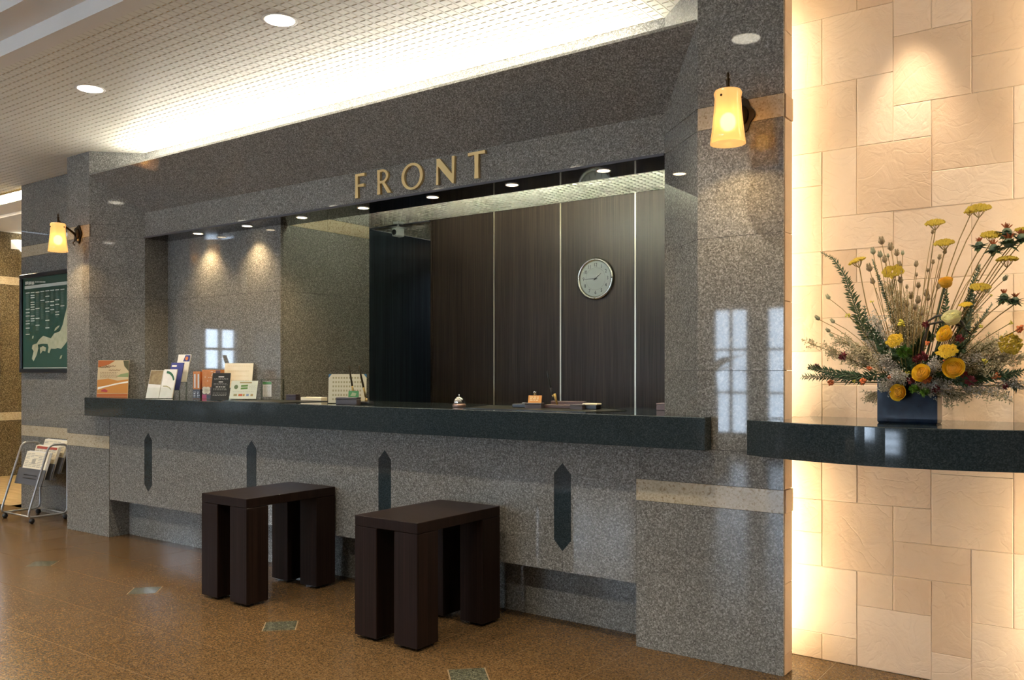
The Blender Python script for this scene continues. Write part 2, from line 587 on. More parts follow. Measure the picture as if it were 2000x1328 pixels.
# ---- stone block beside the service opening (its front and its office side show)
DY, EX, EY1 = 3.87, -4.74, 4.708
wr = st('wall_recess', MB().box(-6.6, EX - 0.012, DY + 0.012, EY1, 0, 2.6), M['joint_dark'], 'polished granite wall at the back of the counter recess on the left', 'wall')
for z0, z1, mat in CZ[2:]:
    z1 = min(z1, 2.6)
    mt = 'granite' if True else mat
    z0 = 0.0 if abs(z0 - 0.733) < 1e-6 else z0
    if 'cream' in mat: mt = 'granite'
    for x0, x1 in ((XL2, -5.105), (-5.105, EX - 0.001)):
        MB().box(x0 + G, x1 - G, DY, DY + 0.02, z0 + G, z1 - G).build('stone_panel', M[mt], wr)
    for y0, y1 in ((DY + 0.021, 4.29), (4.29, EY1)):
        MB().box(EX - 0.02, EX, y0 + G, y1 - G, z0 + G, z1 - G).build('stone_band' if 'cream' in mat else 'stone_panel', M[mat], wr)
    MB().box(-6.6, EX - 0.021, EY1, EY1 + 0.02, z0 + G, z1 - G).build('stone_panel', M[mt], wr)

# ---- bulkhead over the counter: slanted panels, sign band, trough
wb = st('wall_bulkhead', MB().box(XL2, XR0, YB + 0.012, 3.92, 2.212, ZC), M['joint_dark'], 'granite bulkhead over the counter with slanted underside and sign band', 'wall')
bx = [XL2, -4.95, -3.84, -2.70, XR0]
for a, b in zip(bx[:-1], bx[1:]):
    MB().box(a + G, b - G, YB, YB + 0.013, 2.212, 2.394).build('sign_band_panel', M['granite'], wb)
    MB().box(a + G, b - G, YB, YB + 0.013, 2.45, ZC - 0.001).build('cove_back_panel', M['granite'], wb)
zt = 2.661


def slope_x(x, y, left):
    return x - (YB - y) if left else x + (YB - y)


n_sl = len(bx) - 1
for k, (a, b) in enumerate(zip(bx[:-1], bx[1:])):
    la = XL1 if k == 0 else a
    lb = XR1 if k == n_sl - 1 else b
    g0 = 0 if k == 0 else G
    g1 = 0 if k == n_sl - 1 else G
    P = [(a + g0, YB, 2.394), (b - g1, YB, 2.394), (lb - g1, YF, zt), (la + g0, YF, zt)]
    Q = [(a + g0, YB, 2.424), (b - g1, YB, 2.424), (lb - g1 - (0.012 if k == n_sl - 1 else 0), YF + 0.012, zt + 0.018), (la + g0 + (0.012 if k == 0 else 0), YF + 0.012, zt + 0.018)]
    MB().add(P + Q, [(0, 3, 2, 1), (4, 5, 6, 7), (0, 1, 5, 4), (1, 2, 6, 5), (2, 3, 7, 6), (3, 0, 4, 7)]).build('slanted_panel', M['granite'], wb, fix=True)
# black soffit with a metal edge
MB().box(XL2, XR0, YB - 0.004, 3.93, 2.2, 2.211).build('soffit_panel', M['soffit'], wb)
MB().box(XL2, XR0, YB - 0.010, YB - 0.0045, 2.1995, 2.2115).build('soffit_edge', M['soffit_edge'], wb)
MB().box(EX, XR0, 3.921, 3.93, 2.2115, 2.46).build('soffit_back', M['white'], wb)

# ---- niche wall of rough sand coloured tiles
wn = st('wall_niche', MB().box(-1.36, -0.04, YN + 0.0022, YN + 0.12, 0, ZC + 0.1), M['tile_joint'], 'niche wall of large rough sand coloured tiles behind the flowers', 'wall')
UX = lambda c_: -1.08 + 0.139 * c_
hi = [(-2, 1, 11, 13), (1, 2, 11, 13), (0, 2, 9, 11), (-2, 0, 9, 11), (2, 3, 10, 12), (3, 4, 10, 12), (2, 4, 12, 13), (2, 4, 8, 10), (4, 6, 9, 11), (4, 6, 11, 13), (4, 6, 8, 9), (-2, 1, 7, 9), (1, 2, 7, 9), (2, 3, 7, 8), (3, 5, 6, 8), (5, 6, 7, 8), (5, 6, 5, 7), (1, 3, 5, 7), (3, 5, 5, 6), (0, 1, 5, 7), (-2, 0, 6, 7), (-2, 0, 4, 6), (0, 2, 4, 5), (2, 4, 3, 5), (4, 6, 3, 5), (0, 1, 3, 4), (1, 2, 3, 4), (-2, 0, 3, 4), (-2, 0, 1, 3), (0, 2, 2, 3), (2, 3, 2, 3), (3, 5, 2, 3), (5, 6, 2, 3), (0, 2, 0, 2), (2, 4, 0, 2), (4, 5, 0, 2), (5, 6, 0, 2), (-2, 0, -1, 1), (0, 1, -1, 0), (1, 3, -1, 0), (3, 5, -1, 0), (5, 6, -1, 0), (6, 7.4, -1, 2), (6, 7.4, 2, 5), (6, 7.4, 5, 8), (6, 7.4, 8, 11), (6, 7.4, 11, 13)]
lo = [(-2, 0, 4, 6.4), (-2, 0, 3, 4), (-2, 0, 2, 3), (0, 1, 4, 6.4), (1, 3, 4, 6.4), (3, 5, 5, 6.4), (3, 5, 3, 5), (0, 2, 2, 4), (2, 3, 3, 4), (2, 4, 2, 3), (4, 5, 1, 3), (5, 6, 3, 6.4), (5, 6, 1, 3), (-2, 1, 0, 2), (1, 2, 1, 2), (2, 3, 1, 2), (3, 4, 0, 2), (4, 6, -0.78, 1), (1, 3, -0.78, 1), (-2, 0, -0.78, 0), (0, 1, -0.78, 0), (3, 4, -0.78, 0), (6, 7.4, 3, 6.4), (6, 7.4, -0.78, 3)]
for tiles, zf in ((hi, lambda r: 1.146 + 0.1388 * r), (lo, lambda r: 0.109 + 0.1392 * r)):
    for c0, c1, r0, r1 in tiles:
        x0, x1 = max(UX(c0), -1.359) + 0.0007, min(UX(c1), -0.041) - 0.0007
        z0, z1 = zf(r0) + 0.0007, min(zf(r1), ZC + 0.1) - 0.0007
        p = random.uniform(0, 0.0025)
        q = [(x0, z0), (x1, z0), (x1, z1), (x0, z1)]
        b = 0.002
        v = [(x, YN + 0.012, z) for x, z in q] + [(x, YN + 0.0018 - p, z) for x, z in q] + [(x + sx * b, YN - p, z + sz * b) for (x, z), (sx, sz) in zip(q, ((1, 1), (-1, 1), (-1, -1), (1, -1)))]
        f = [(0, 1, 5, 4), (1, 2, 6, 5), (2, 3, 7, 6), (3, 0, 4, 7), (4, 5, 9, 8), (5, 6, 10, 9), (6, 7, 11, 10), (7, 4, 8, 11), (8, 9, 10, 11)]
        MB().add(v, f).build('wall_tile', M['tile'], wn)

# ---- office side: veneer panel wall, corridor wall, ceiling
YP, ZI = 5.46, 2.459
wp = st('wall_veneer', MB().box(-4.765, -0.95, YP + 0.012, YP + 0.14, 0, ZI), M['black'], 'dark striped veneer wall behind the counter with pale metal strips', 'wall')
px = [-4.765, -4.124, -3.504, -2.881, -2.26, -1.64, -0.95]
for a, b in zip(px[:-1], px[1:]):
    MB().box(a + 0.006, b - 0.006, YP, YP + 0.02, 0.0, ZI - 0.002).build('veneer_panel', M['zebra'], wp)
for x in px[1:-1]:
    MB().box(x - 0.0055, x + 0.0055, YP - 0.003, YP + 0.02, 0.0, ZI - 0.004).build('metal_strip', M['steel_strip'], wp)
MB().box(-4.785, -4.766, YP, YP + 0.14, 0, ZI - 0.002).build('end_panel', M['zebra'], wp)
st('wall_corridor', MB().box(-5.65, -5.53, EY1 + 0.021, 8.4, 0, ZI), M['zebra_blue'], 'blue black veneer wall of the corridor behind the counter', 'wall')
st('wall_corridor_end', MB().box(-5.529, -4.5, 8.28, 8.4, 0, ZI), M['zebra_blue'], 'dark end wall of the corridor', 'wall')
st('wall_corridor_right', MB().box(-4.62, -4.5, YP + 0.141, 8.279, 0, ZI), M['zebra_blue'], 'dark wall on the right of the corridor', 'wall')
st('wall_office_side', MB().box(-0.94, -0.84, 3.83, YP + 0.14, 0, 2.6), M['zebra'], 'dark side wall of the office space', 'wall')
st('wall_office_front', MB().box(XR0, -0.94, 3.83, 3.93, 0, 2.6), M['zebra'], 'office side of the wall behind the right pillar', 'wall')
ci = st('ceiling_office', MB().box(-5.66, -0.84, 3.931, 8.4, ZI + 0.022, ZI + 0.07), M['white'], 'pale louvred ceiling over the space behind the counter', 'ceiling')
lv = MB()
PT = 0.05
x = -5.52
while x < -0.95:
    lv.box(x, x + 0.004, 3.94, 7.2, ZI, ZI + 0.022)
    x += PT
y = 3.95
while y < 7.2:
    lv.box(-5.52, -0.95, y, y + 0.004, ZI + 0.001, ZI + 0.0215)
    y += PT
tag(lv.build('louver_grid', M['louver'], ci), kind='stuff')
MB().box(-5.52, -4.79, YP - 0.004, YP + 0.02, ZI - 0.008, ZI).build('ceiling_rail', M['soffit_edge'], ci)
for x0, x1 in ((-4.0, -2.75), (-2.65, -1.55)):
    t = thing('office_tube', 'lit tube hidden behind the black soffit over the counter, %s' % ('left one' if x0 < -3 else 'right one'), 'lamp', (x0, 3.985, 2.33))
    MB().tube([(0, 0, 0), (x1 - x0, 0, 0)], 0.014, 10).build('tube', M['tube_inner'], t)
    MB().box(-0.02, x1 - x0 + 0.02, -0.05, 0.045, -0.034, -0.024).build('light_shield', M['trim_white'], t)  # unseen shield added to keep tube light off the veneer wall
    MB().box(-0.02, x1 - x0 + 0.02, 0.042, 0.045, -0.023, 0.006).build('shield_lip', M['trim_white'], t)  # raised edge of the added shield, cuts the downward light

# ---- lobby ceiling: shallow louver strip along the counter with cell shade painted tan, border, stepped tray
cl = st('ceiling', MB().box(XW, XE, 2.2, 3.98, ZC + 0.004, ZC + 0.12), M['cell_shade'], 'white square cell louver ceiling in front of the counter', 'ceiling')
P_ = 0.0495
g = MB()
nx_, ny_ = int((0.6 - XW) / P_), int((YB - 2.2) / P_) + 2
for i in range(nx_):
    for j in range(ny_):
        x, y = XW + i * P_, 2.2 + j * P_
        if y > (YB if x > -8.0 else 3.74): continue
        a, b = x + 0.0016, x + P_ - 0.0016
        c_, d_ = y, y + P_
        q = [(a, c_), (b, c_), (b, d_), (b - 0.007, d_), (b - 0.007, d_ - 0.0095), (a + 0.007, d_ - 0.0095), (a + 0.007, d_), (a, d_)]
        n8 = len(q)
        v = [(X_, Y_, ZC) for X_, Y_ in q] + [(X_, Y_, ZC + 0.004) for X_, Y_ in q]
        g.add(v, [list(range(n8))[::-1]] + [[k, (k + 1) % n8, n8 + (k + 1) % n8, n8 + k] for k in range(n8)])
tag(g.build('louver_cells', M['louver'], cl), kind='stuff')
MB().box(0.6, XE, 2.2, YB, ZC, ZC + 0.0038).build('louver_sheet', M['louver'], cl)
MB().box(XW, XE, 2.115, 2.2, ZC, ZC + 0.1).build('ceiling_border', M['white'], cl)
tray = st('ceiling_tray', MB().box(XW, XE, YR, 1.94, 3.12, 3.2), M['white'], 'raised white ceiling over the middle of the lobby', 'ceiling')
MB().box(XW, XE, 1.94, 2.2, 2.92, 3.2).build('tray_step', M['white'], tray)
MB().box(XW, XE, 2.11, 2.115, ZC, 2.92).build('tray_fascia', M['white'], tray)
# hall ceiling with a lit cove
hc = st('ceiling_hall', MB().box(XW, -6.6, 3.98, 9.0, ZC, ZC + 0.1), M['white'], 'cream ceiling of the side hall beyond the map wall', 'ceiling')
MB().box(XW, -8.0, 4.25, 9.0, ZC - 0.03, ZC).build('ceiling_step', M['white'], hc)
MB().box(XW + 0.1, -8.05, 3.79, 3.975, ZC + 0.004, ZC + 0.02).build('cove_panel', M['tube_cool'], hc)
st('wall_hall_end', MB().box(XW, -6.6, 8.9, 9.0, 0, ZC), M['granite_hall'], 'far end wall of the side hall', 'wall')
st('wall_hall_side', MB().box(-6.72, -6.6, 4.73, 8.9, 0, ZC), M['granite_hall'], 'side wall of the hall behind the map wall', 'wall')
wl = st('wall_left', MB().box(XW - 0.15, XW - 0.012, 0.55, 9.0, 0, ZC), M['joint_dark'], 'golden brown granite wall at the far left of the lobby', 'wall')
for z0, z1, mat in CZ:
    for y0, y1 in ((0.55, 2.1), (2.1, 3.6), (3.6, 5.1), (5.1, 6.6), (6.6, 8.1), (8.1, 9.0)):
        MB().box(XW - 0.014, XW, y0 + G, y1 - G, z0 + G, z1 - G).build('stone_band' if 'cream' in mat else 'stone_panel', M['granite_cream' if 'cream' in mat else 'granite_hall'], wl)

st('wall_left_top', MB().box(XW - 0.15, XW, 0.55, 1.94, ZC + 0.001, 3.2), M['white'], 'white strip above the left stone wall under the raised ceiling', 'wall')
# ---- rest of the lobby behind the viewer (seen in the polished stone)
def window(name, axis, a0, a1, z0, z1, pos, nm, nt, label):
    """glazed opening with mullions and transoms; axis 'x' lies along x at y = pos"""
    w = MB()
    t = 0.05
    bars = [(a0, a0 + t, z0, z1), (a1 - t, a1, z0, z1), (a0, a1, z0, z0 + t), (a0, a1, z1 - t, z1)]
    m2 = [(a0 + (a1 - a0) * k / nm - 0.02, a0 + (a1 - a0) * k / nm + 0.02, z0 + t, z1 - t) for k in range(1, nm)]
    m3 = [(a0 + t, a1 - t, z0 + (z1 - z0) * k / nt - 0.018, z0 + (z1 - z0) * k / nt + 0.018) for k in range(1, nt)]
    def bar(mb, b, d):
        if axis == 'x': mb.box(b[0], b[1], pos - d, pos + d, b[2], b[3])
        else: mb.box(pos - d, pos + d, b[0], b[1], b[2], b[3])
    for b in bars: bar(w, b, 0.05)
    o = st(name, w, M['frame_black'], label, 'window')
    for b in m2: bar(m_ := MB(), b, 0.03); m_.build('mullion', M['frame_black'], o)
    for b in m3: bar(m_ := MB(), b, 0.025); m_.build('transom', M['frame_black'], o)
    p = MB(); bar(p, (a0 + t, a1 - t, z0 + t, z1 - t), 0.003)
    p.build('pane', M['pane'], o)
    return o


rear = MB()
wins = [(-9.9, -8.5), (-8.2, -6.8), (-5.45, -4.83), (-4.60, -3.2), (-2.9, -1.6)]
SILL = [1.25, 1.25, 0.22, 0.22, 0.08]
HEAD = [2.2, 2.2, 2.2, 2.2, 0.45]  # last opening is low glazing added for brightness mirrored in the shelf front
xs = [XW] + [q for w_ in wins for q in w_] + [XE]
for k in range(0, len(xs), 2):
    rear.box(xs[k], xs[k + 1], YR - 0.15, YR, 0, 3.12)
for (a, b), z, z1 in zip(wins, SILL, HEAD):
    rear.box(a, b, YR - 0.15, YR, 0, z)
    rear.box(a, b, YR - 0.15, YR, z1, 3.12)
st('wall_rear', rear, M['granite'], 'window wall of the lobby opposite the counter', 'wall')
for k, (a, b) in enumerate(wins):
    window('window_%d' % (k + 1), 'x', a, b, SILL[k], HEAD[k], YR - 0.075, 2, 3, 'glazed lobby opening opposite the counter, number %d from the left end wall' % (k + 1))  # the low last one is added for its reflection only
lw = MB()
for y0, y1, z0, z1 in ((YR, -2.4, 0, 3.12), (-2.4, 0.55, 2.0, 3.12), (-2.4, 0.55, 0, 0.5), (-1.4, -0.2, 0.5, 2.0), (-2.4, -1.4, 0.5, 1.1), (0.42, 0.55, 0.5, 2.0), (-0.2, 0.42, 0.5, 1.2), (-0.2, 0.42, 1.85, 2.0)):
    lw.box(XW - 0.15, XW, y0, y1, z0, z1)
st('wall_left_rear', lw, M['granite'], 'left end wall of the lobby with two windows', 'wall')
window('window_8', 'y', -0.2, 0.42, 1.2, 1.85, XW - 0.075, 2, 2, 'window in the left end wall nearer the counter')
window('window_9', 'y', -2.4, -1.4, 1.1, 2.0, XW - 0.075, 2, 2, 'window in the left end wall nearer the lobby windows')
st('wall_right', MB().box(XE, XE + 0.15, YR, 3.9, 0, 3.2), M['granite'], 'right end wall of the lobby', 'wall')
wrf = st('wall_front_right', MB().box(0.40, XE, YF + 0.1, 3.9, 0, ZC), M['granite'], 'granite wall right of the niche and its far pillar', 'wall')
# openings admit daylight: portals only guide the sampling of the sky outside
for k, (a, b) in enumerate(wins):
    pl = lamp('window_portal', 'AREA', ((a + b) / 2, YR + 0.02, 1.21), 1.0, (1, 1, 1), (PI / 2, 0, 0), shape='RECTANGLE', size=b - a, size_y=1.98)
    pl.rotation_euler = (-PI / 2, 0, 0)
    pl.data.cycles.is_portal = True

# ================================================================== RECEPTION COUNTER
rc = thing('reception_counter', 'long granite reception counter with dark green slab top and four dark inlays', 'counter', (-3.93, YF, 0))
ox, oy = -3.93, YF
sl = MB()
X0, X1, Y0 = -6.275, -1.442, 3.33
top_poly = [(X0, Y0), (X1, Y0), (X1, YF - 0.002), (XR1 - 0.003, YF - 0.002), (XR0 - 0.004, YB), (XR0 - 0.004, 3.99), (EX + 0.004, 3.99), (EX + 0.004, DY - 0.003), (XL2 + 0.004, DY - 0.003), (XL2 + 0.004, YB), (XL1 + 0.003, YF - 0.002), (X0, YF - 0.002)]
rel = lambda P: [(x - ox, y - oy) for x, y in P]
b_ = 0.003
tp = rel(top_poly)
n_ = len(tp)
ins = ring(tp, b_)
v = [(x, y, ZBOT) for x, y in tp] + [(x, y, ZTOP - b_) for x, y in tp] + [(x, y, ZTOP) for x, y in ins]
f = [list(range(n_))[::-1], list(range(2 * n_, 3 * n_))]
for r_ in (0, 1):
    f += [[r_ * n_ + i, r_ * n_ + (i + 1) % n_, (r_ + 1) * n_ + (i + 1) % n_, (r_ + 1) * n_ + i] for i in range(n_)]
MB().add(v, f).build('countertop', M['granite_dark'], rc)
IX = [-5.566, -4.441, -3.309, -2.173]
cx = [XL2 + 0.003] + IX + [XR0 - 0.001]
for a, b in zip(cx[:-1], cx[1:]):
    MB().box(a + G - ox, b - G - ox, 0.002, 0.03, 0.275, ZBOT - 0.001).build('front_panel', M['granite'], rc)
for x in IX:
    w, p = 0.046, 0.05
    P = [(-w, 0.37 + p), (0, 0.37), (w, 0.37 + p), (w, 0.777 - p), (0, 0.777), (-w, 0.777 - p)]
    MB().plate(P, lambda a, b, t, x=x: (x - ox + a, 0.0005 + t, b), 0.02).build('inlay', M['granite_dark'], rc, fix=True)
MB().box(XL2 + 0.002 - ox, XR0 - 0.001 - ox, 3.555 - oy, 3.58 - oy, 0.0, 0.30).build('toe_kick', M['granite'], rc)
MB().box(XL2 + 0.002 - ox, XR0 - 0.001 - ox, 0.03, 0.18, 0.276, 0.30).build('underside', M['granite'], rc)
MB().box(XL2 + 0.06 - ox, XR0 - 0.06 - ox, 0.031, 0.05, 0.3, ZBOT - 0.002).build('carcass', M['black'], rc)

# ================================================================== STONE SHELF IN THE NICHE
sh = thing('stone_shelf', 'dark polished stone shelf with bowed front holding the flower vase', 'shelf', (-0.70, 3.4, ZBOT))
arc = []
xa, xb, ya, sag = -1.234, -0.166, 3.252, 0.142
for k in range(33):
    t = k / 32
    arc.append((xa + (xb - xa) * t + 0.70, ya - sag * (1 - (2 * t - 1) ** 2) - 3.4))
P = arc + [(xb + 0.70, -0.002), (-0.262 + 0.70, -0.002), (-0.262 + 0.70, YN - 3.4 - 0.004), (XR2 + 0.006 + 0.70, YN - 3.4 - 0.004), (XR2 + 0.006 + 0.70, -0.002), (xa + 0.70, -0.002)]
n_ = len(P)
ins = ring(P, 0.003)
hz = ZTOP - ZBOT
v = [(x, y, 0) for x, y in P] + [(x, y, hz - 0.003) for x, y in P] + [(x, y, hz) for x, y in ins]
f = [list(range(n_))[::-1], list(range(2 * n_, 3 * n_))]
for r_ in (0, 1):
    f += [[r_ * n_ + i, r_ * n_ + (i + 1) % n_, (r_ + 1) * n_ + (i + 1) % n_, (r_ + 1) * n_ + i] for i in range(n_)]
MB().add(v, f).build('slab', M['granite_dark'], sh)

# ================================================================== LIGHTS
# cove tubes in the trough over the counter
for k in range(4):
    x0 = XL2 + 0.1 + k * 1.03
    t = thing('cove_tube', 'lit cove tube in the trough over the counter, %s from the left' % ('first', 'second', 'third', 'fourth')[k], 'lamp', (x0, 3.56, 2.66), group='cove tubes')
    MB().tube([(0, 0, 0), (0.99, 0, 0)], 0.014, 10).build('tube', M['tube_cool'], t)
    MB().box(0.0, 0.99, -0.02, 0.02, -0.06, -0.02).build('batten', M['trim_white'], t)
# upright tubes hidden by the niche edges
for sx, lab in ((0, 'left'), (1, 'right')):
    for z0, z1, w in ((0.06, 0.84, 'below'), (1.06, 2.74, 'above')):
        x = -1.285 if sx == 0 else -0.115
        t = thing('niche_tube', 'upright lit tube behind the %s niche edge, %s the shelf' % (lab, w), 'lamp', (x, 3.585, z0))
        MB().tube([(0, 0, 0), (0, 0, z1 - z0)], 0.013, 10).build('tube', M['tube_low' if w == 'below' else 'tube_warm'], t)
        q = -0.04 if sx == 0 else 0.02
        MB().box(q, q + 0.02, -0.02, 0.02, 0, z1 - z0).build('batten', M['trim_white'], t)


def downlight(x, y, z, r, label, group, lens, power, blend=0.6, ang=110, colr=(1.0, 0.88, 0.70), tilt=(0, 0, 0)):
    t = thing('downlight', label, 'lamp', (x, y, z), group=group)
    MB().lathe([(r * 0.90, 0.012), (r * 0.92, -0.002), (r * 1.1, -0.004), (r * 1.12, 0.0), (r * 1.1, 0.002)], n=28).build('trim_ring', M['trim_white'], t)
    MB().lathe([(0.0, -0.0025), (r * 0.91, -0.0025)], n=28, smooth=False).build('lens', lens, t)
    l = lamp('downlight_beam', 'SPOT', (x, y, z - 0.012), power, colr, tilt, spot_size=math.radians(ang), spot_blend=blend, shadow_soft_size=0.022)
    l.parent = t
    l.location = (0, 0, -0.03)
    return t


for k, x in enumerate((-8.30, -6.62, -4.939, -3.258, -1.578, 0.10)):
    lab = {2: 'round ceiling downlight nearer the map wall', 3: 'round ceiling downlight above the nearer part of the counter'}.get(k, 'ceiling downlight of the counter row out of view, %s' % ('far left', 'second left', '', '', 'by the right pillar', 'far right')[k])
    downlight(x, 2.655, ZC, 0.074, lab, 'downlights in the louver ceiling', M['lens'], DOWN_W)
n_d = 0
for y in (0.35, -2.65):
    for x in (-9.3, -7.6, -6.0, -4.3, -2.62, -0.95, 0.7):
        n_d += 1
        downlight(x, y, 3.12, 0.085, 'downlight in the raised lobby ceiling, %s from the left in the %s row' % (('first', 'second', 'third', 'fourth', 'fifth', 'sixth', 'last')[(n_d - 1) % 7], 'nearer' if y > 0 else 'farther'), 'downlights in the raised ceiling', M['lens'], TRAY_W)
for k in range(7):
    x = -5.53 + k * 0.5605
    downlight(x, 3.771, 2.2, 0.034, 'small round spot in the black soffit, %s from the left' % ('first', 'second', 'third', 'fourth', 'fifth', 'sixth', 'seventh')[k], 'spots in the counter soffit', M['lens_spot'], SPOT_W, 1.0, 110, (1.0, 0.74, 0.42))
downlight(-5.15, 6.6, ZI, 0.06, 'added dim downlight brightening the corridor behind the counter', None, M['lens_spot'], 9.0, 0.8, 130, (0.80, 0.92, 1.0))  # added lamp to lift the dark corridor, no source visible there
# spot over the niche wall
ns = thing('niche_spot', 'spot in the niche head washing the tiled wall above the flowers', 'lamp', (-0.73, 3.50, 2.835))
MB().lathe([(0.0, 0.004), (0.045, 0.004), (0.047, -0.002), (0.04, -0.006), (0.036, -0.002), (0.0, -0.002)], n=20).build('housing', M['trim_white'], ns)
l = lamp('niche_spot_beam', 'SPOT', (0, 0, -0.045), 34.0, (1.0, 0.87, 0.66), (math.radians(10), 0, 0), spot_size=math.radians(48), spot_blend=1.0, shadow_soft_size=0.03)
l.parent = ns
st('ceiling_niche', MB().box(-1.36, -0.04, 3.38, YN - 0.001, 2.8395, 2.9), M['white'], 'head of the niche above the tiled wall', 'ceiling')


def sconce(px_, label, side):
    """bronze wall lamp, amber shade on a swan-neck arm; origin at the wall plate"""
    t = thing('wall_sconce', label, 'lamp', (px_, YF, 2.234), group='amber wall sconces')
    # scalloped plate
    P = []
    for k in range(40):
        a = 2 * PI * k / 40
        r = 0.050 + 0.006 * math.cos(5 * a)
        P.append((r * math.cos(a), 1.28 * r * math.sin(a)))
    pb = MB().plate(P, lambda a, b, d: (a, -d - 0.0005, b), 0.010)
    wpl = pb.build('wall_plate', M['iron'], t, fix=True)
    MB().ball((0, -0.012, 0), 0.032, 0.018, 0.042, 14, 8).build('boss', M['iron'], wpl)
    MB().ball((side * 0.02, -0.014, -0.045), 0.009, 0.008, 0.009).build('screw', M['brass'], wpl)
    ax = side
    sx, sy = 0.0 + ax * 0.0 + (0.07 if side > 0 else 0.016), -0.19
    pts = []
    for k in range(15):
        q = k / 14
        a = q * PI / 2
        pts.append((sx * q, -0.02 + (sy + 0.02) * (1 - math.cos(a)) if False else -0.02 + (sy + 0.02) * math.sin(a) ** 1.15, -0.015 + 0.11 * (1 - math.cos(a)) ** 0.75 if False else -0.02 + 0.115 * (q ** 0.72)))
    pts[-1] = (sx, sy, 0.093)
    MB().tube(pts, [0.0085 - 0.0025 * k / 14 for k in range(15)], 10).build('arm', M['iron'], t)
    MB().tube([(-0.001, -0.03, -0.05), (0.0, -0.045, -0.07), (0.0, -0.03, -0.085)], 0.004, 6).build('scroll', M['iron'], t)
    MB().lathe([(0.0, 0.125), (0.005, 0.118), (0.007, 0.108), (0.004, 0.10), (0.011, 0.094), (0.008, 0.088), (0.006, 0.06), (0.006, 0.03), (0.03, 0.026), (0.03, 0.020), (0.0, 0.018)], (sx, sy, 0), 14).build('finial', M['iron'], t)
    prof = [(0.049, 0.050), (0.0535, 0.040), (0.050, 0.022), (0.053, -0.03), (0.058, -0.08), (0.063, -0.12), (0.0675, -0.155)]
    inner = [(r - 0.003, z) for r, z in prof[::-1]]
    shd = MB().lathe(prof + inner, (sx, sy, 0), 32).build('shade', M['shade'], t)
    for a in (0.4, 2.5, 4.6):
        MB().ball((sx + 0.053 * math.cos(a), sy + 0.053 * math.sin(a), 0.022), 0.005, n=6, m=4).build('shade_screw', M['iron'], shd)
    sk = MB().tube([(sx, sy, 0.02), (sx, sy, -0.04)], 0.012, 8).build('socket', M['iron'], t)
    MB().ball((sx, sy, -0.07), 0.030, 0.030, 0.036, 12, 8).build('bulb', M['bulb'], sk)
    l = lamp('sconce_glow', 'SPOT', (sx, sy, -0.118), SCONCE_W, (1.0, 0.66, 0.30), spot_size=math.radians(150), spot_blend=1.0, shadow_soft_size=0.01)
    l.parent = t
    return t


sconce(-1.310, 'lit amber glass wall sconce on the right pillar beside the niche', -1)
sconce(-6.49, 'lit amber glass wall sconce on the left pillar by the map', 1)

# ================================================================== SIGN LETTERS
def letter(name, x, w, pieces):
    h = 0.143
    mb = MB()
    for poly in pieces:
        if isinstance(poly, dict):
            mb.add(poly['v'](h), poly['f'])
        else:
            mb.plate([(a * h, b * h) for a, b in poly], lambda a, b, d: (a, -d, b), 0.016)
    o = mb.build('sign_letter', M['brass'], fix=True)
    o.location = (x, YB - 0.0006, 2.236)
    tag(o, 'raised brass capital letter %s of the sign over the counter' % name, 'sign letter', 'brass letters spelling FRONT')
    return o


def ring_piece(cx_, cy_, ro, ri, so=(1, 1), a0=0.0, a1=2 * PI, n=40, d=0.016, so2=(1, 1)):
    def vv(h):
        v = []
        for k in range(n + 1):
            a = a0 + (a1 - a0) * k / n
            for rr, ss in ((ro, so), (ri, so2)):
                x, z = (cx_ + rr * ss[0] * math.cos(a)) * h, (cy_ + rr * ss[1] * math.sin(a)) * h
                v += [(x, 0, z), (x, -d, z)]
        return v
    f = []
    for k in range(n):
        o0, i0 = 4 * k, 4 * k + 2
        o1, i1 = o0 + 4, i0 + 4
        f += [[o0, o1, o1 + 1, o0 + 1], [i0, i0 + 1, i1 + 1, i1], [o0 + 1, o1 + 1, i1 + 1, i0 + 1], [o0, i0, i1, o1]]
    return {'v': vv, 'f': f}


letter('F', -3.811, 0.6, [[(0.02, 0), (0.20, 0), (0.175, 0.46), (0.53, 0.44), (0.53, 0.565), (0.175, 0.55), (0.175, 0.895), (0.58, 0.875), (0.58, 1.0), (0.02, 1.0), (0.035, 0.5)]])
letter('R', -3.628, 0.78, [[(0.02, 0), (0.20, 0), (0.175, 0.5), (0.19, 1.0), (0.02, 1.0), (0.04, 0.5)],
                           ring_piece(0.28, 0.72, 0.36, 0.24, (1, 0.78), -PI / 2, PI / 2, 24, so2=(0.98, 0.80)),
                           [(0.15, 0.895), (0.30, 0.905), (0.30, 1.0), (0.15, 1.0)], [(0.15, 0.43), (0.30, 0.44), (0.30, 0.535), (0.15, 0.54)],
                           [(0.27, 0.47), (0.41, 0.50), (0.80, 0.0), (0.60, 0.0)]])
letter('O', -3.432, 1.14, [ring_piece(0.57, 0.5, 1.0, 1.0, (0.57, 0.53), so2=(0.42, 0.435), n=56)])
letter('N', -3.172, 0.94, [[(0, 0), (0.13, 0), (0.115, 0.70), (0.83, -0.04), (0.90, -0.04), (0.94, 1.0), (0.80, 1.0), (0.80, 0.34), (0.18, 1.0), (0.03, 1.0), (0.035, 0.8)]])
letter('T', -2.945, 0.82, [[(0, 0.875), (0.31, 0.895), (0.325, 0.45), (0.31, 0), (0.51, 0), (0.495, 0.45), (0.51, 0.895), (0.82, 0.875), (0.82, 1.0), (0, 1.0)]])

